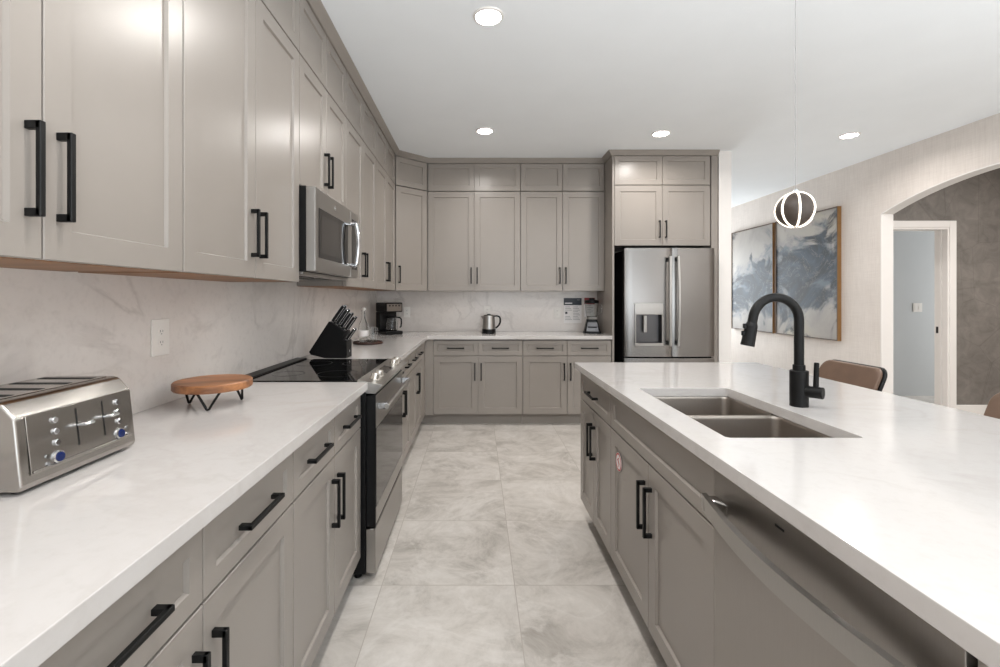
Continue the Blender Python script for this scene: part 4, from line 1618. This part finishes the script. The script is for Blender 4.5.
PR = 0.061
t = thing('pendant_lamp', 'small globe pendant of dark ribs and glowing strips above the island', 'pendant lamp', (1.136, 1.64, 1.613))
mb = MB()
NG = 7
for g in range(NG):
    a0 = 2 * PI * g / NG + math.radians(-112.6 + 4)
    a1 = 2 * PI * (g + 1) / NG + math.radians(-112.6 - 4)
    vs, fs = [], []
    nt, na = 16, 6
    for rr in (PR, PR - 0.003):
        for i in range(nt + 1):
            th = math.radians(6) + (PI - math.radians(12)) * i / nt
            for j in range(na + 1):
                a = a0 + (a1 - a0) * j / na
                vs.append((rr * math.sin(th) * math.cos(a), rr * math.sin(th) * math.sin(a), rr * math.cos(th)))
    k = (nt + 1) * (na + 1)
    for s in (0, k):
        for i in range(nt):
            for j in range(na):
                fs.append((s + i * (na + 1) + j, s + (i + 1) * (na + 1) + j, s + (i + 1) * (na + 1) + j + 1, s + i * (na + 1) + j + 1))
    for i in range(nt):
        for j in (0, na):
            fs.append((i * (na + 1) + j, (i + 1) * (na + 1) + j, k + (i + 1) * (na + 1) + j, k + i * (na + 1) + j))
    for j in range(na):
        for i in (0, nt):
            fs.append((i * (na + 1) + j, i * (na + 1) + j + 1, k + i * (na + 1) + j + 1, k + i * (na + 1) + j))
    MB().raw(vs, fs, M['bronze']).build('rib', t)
    a = 2 * PI * g / NG + math.radians(-112.6)
    pts = []
    for i in range(21):
        th = math.radians(5) + (PI - math.radians(10)) * i / 20
        r_ = PR + 0.0005
        pts.append((r_ * math.sin(th) * math.cos(a), r_ * math.sin(th) * math.sin(a), r_ * math.cos(th)))
    MB().tube(pts, 0.0034, M['led'], n=10).build('light_strip', t)
mb = MB()
mb.lathe([(0, PR - 0.004), (0.011, PR - 0.004), (0.011, PR + 0.004), (0.006, PR + 0.012), (0.003, PR + 0.014), (0, PR + 0.014)], M['chrome'], n=24)
mb.lathe([(0, -PR + 0.004), (0.010, -PR + 0.004), (0.010, -PR - 0.003), (0, -PR - 0.003)], M['bronze'], n=24)
mb.build('cap', t)
MB().cyl((0, 0, PR + 0.0135), (0, 0, CEIL - 1.613 - 0.022), 0.0009, M['grey_print'], n=10).build('cord', t)
MB().lathe([(0, CEIL - 1.613 - 0.022), (0.05, CEIL - 1.613 - 0.022), (0.052, CEIL - 1.613 - 0.018), (0.052, CEIL - 1.613 - 0.0005), (0, CEIL - 1.613 - 0.0005)], M['chrome'], n=32).build('canopy', t)

# ------------------------------------------------------------------ bar stools


def make_stool(x, y, label):
    t = thing('bar_stool', label, 'bar stool', (x, y, 0), 0, 'bar stools along the island')
    BL, BR, MT = M['black_leather'], M['brown_leather'], M['black_metal']
    MB().box(-0.23, 0.17, -0.205, 0.205, 0.60, 0.625, BL, 0.02, 3).build('seat_shell', t)
    MB().box(-0.225, 0.15, -0.20, 0.20, 0.6255, 0.675, BR, 0.022, 3).build('seat', t)
    # back: rounded panel curved a little around the sitter; brown inside, black outside

    def panel(th0, th1, half, z0, z1, r, m):
        out = rounded_rect(-half, half, z0, z1, r, 6)
        bm = bmesh.new()
        n = len(out)

        def X(yy, zz, off):
            return 0.085 + (zz - 0.62) * 0.40 - 0.35 * yy * yy + off
        A = [bm.verts.new((X(a, b, th0), a, b)) for a, b in out]
        B = [bm.verts.new((X(a, b, th1), a, b)) for a, b in out]
        bm.faces.new(A)
        bm.faces.new(B)
        for i in range(n):
            bm.faces.new((A[i], A[(i + 1) % n], B[(i + 1) % n], B[i]))
        bmesh.ops.recalc_face_normals(bm, faces=bm.faces[:])
        es = [e for e in bm.edges if e.calc_face_angle(0) > 0.8]
        bmesh.ops.bevel(bm, geom=es, offset=0.008, segments=3, profile=0.5, affect='EDGES')
        big = [f for f in bm.faces if len(f.verts) > 8]
        bmesh.ops.triangulate(bm, faces=big)
        bmesh.ops.recalc_face_normals(bm, faces=bm.faces[:])
        return MB().add_bm(bm, m)
    bk = panel(0.0, 0.020, 0.205, 0.64, 0.944, 0.055, BL).build('back_shell', t)
    panel(-0.024, -0.0005, 0.198, 0.68, 0.942, 0.050, BR).build('backrest', t)
    for sx in (-1, 1):
        for sy in (-1, 1):
            MB().tube([(sx * 0.15 - 0.03, sy * 0.15, 0.5995), (sx * 0.205 - 0.03, sy * 0.20, 0.0)], 0.012, MT, n=12).build('leg', t)
    mb = MB()
    k = 0.18
    mb.tube([(-k - 0.035, -k + 0.002, 0.22), (k - 0.026, -k + 0.002, 0.22), (k - 0.026, k - 0.002, 0.22), (-k - 0.035, k - 0.002, 0.22)], 0.008, MT, n=10, closed=True)
    mb.build('footrest', t)
    return t


s1 = make_stool(1.85, 2.50, 'brown-backed bar stool at the far end of the island, beyond the faucet')
dup(s1, (1.85, 1.61, 0), 0, 'brown-backed bar stool mostly hidden by the island at the right edge')
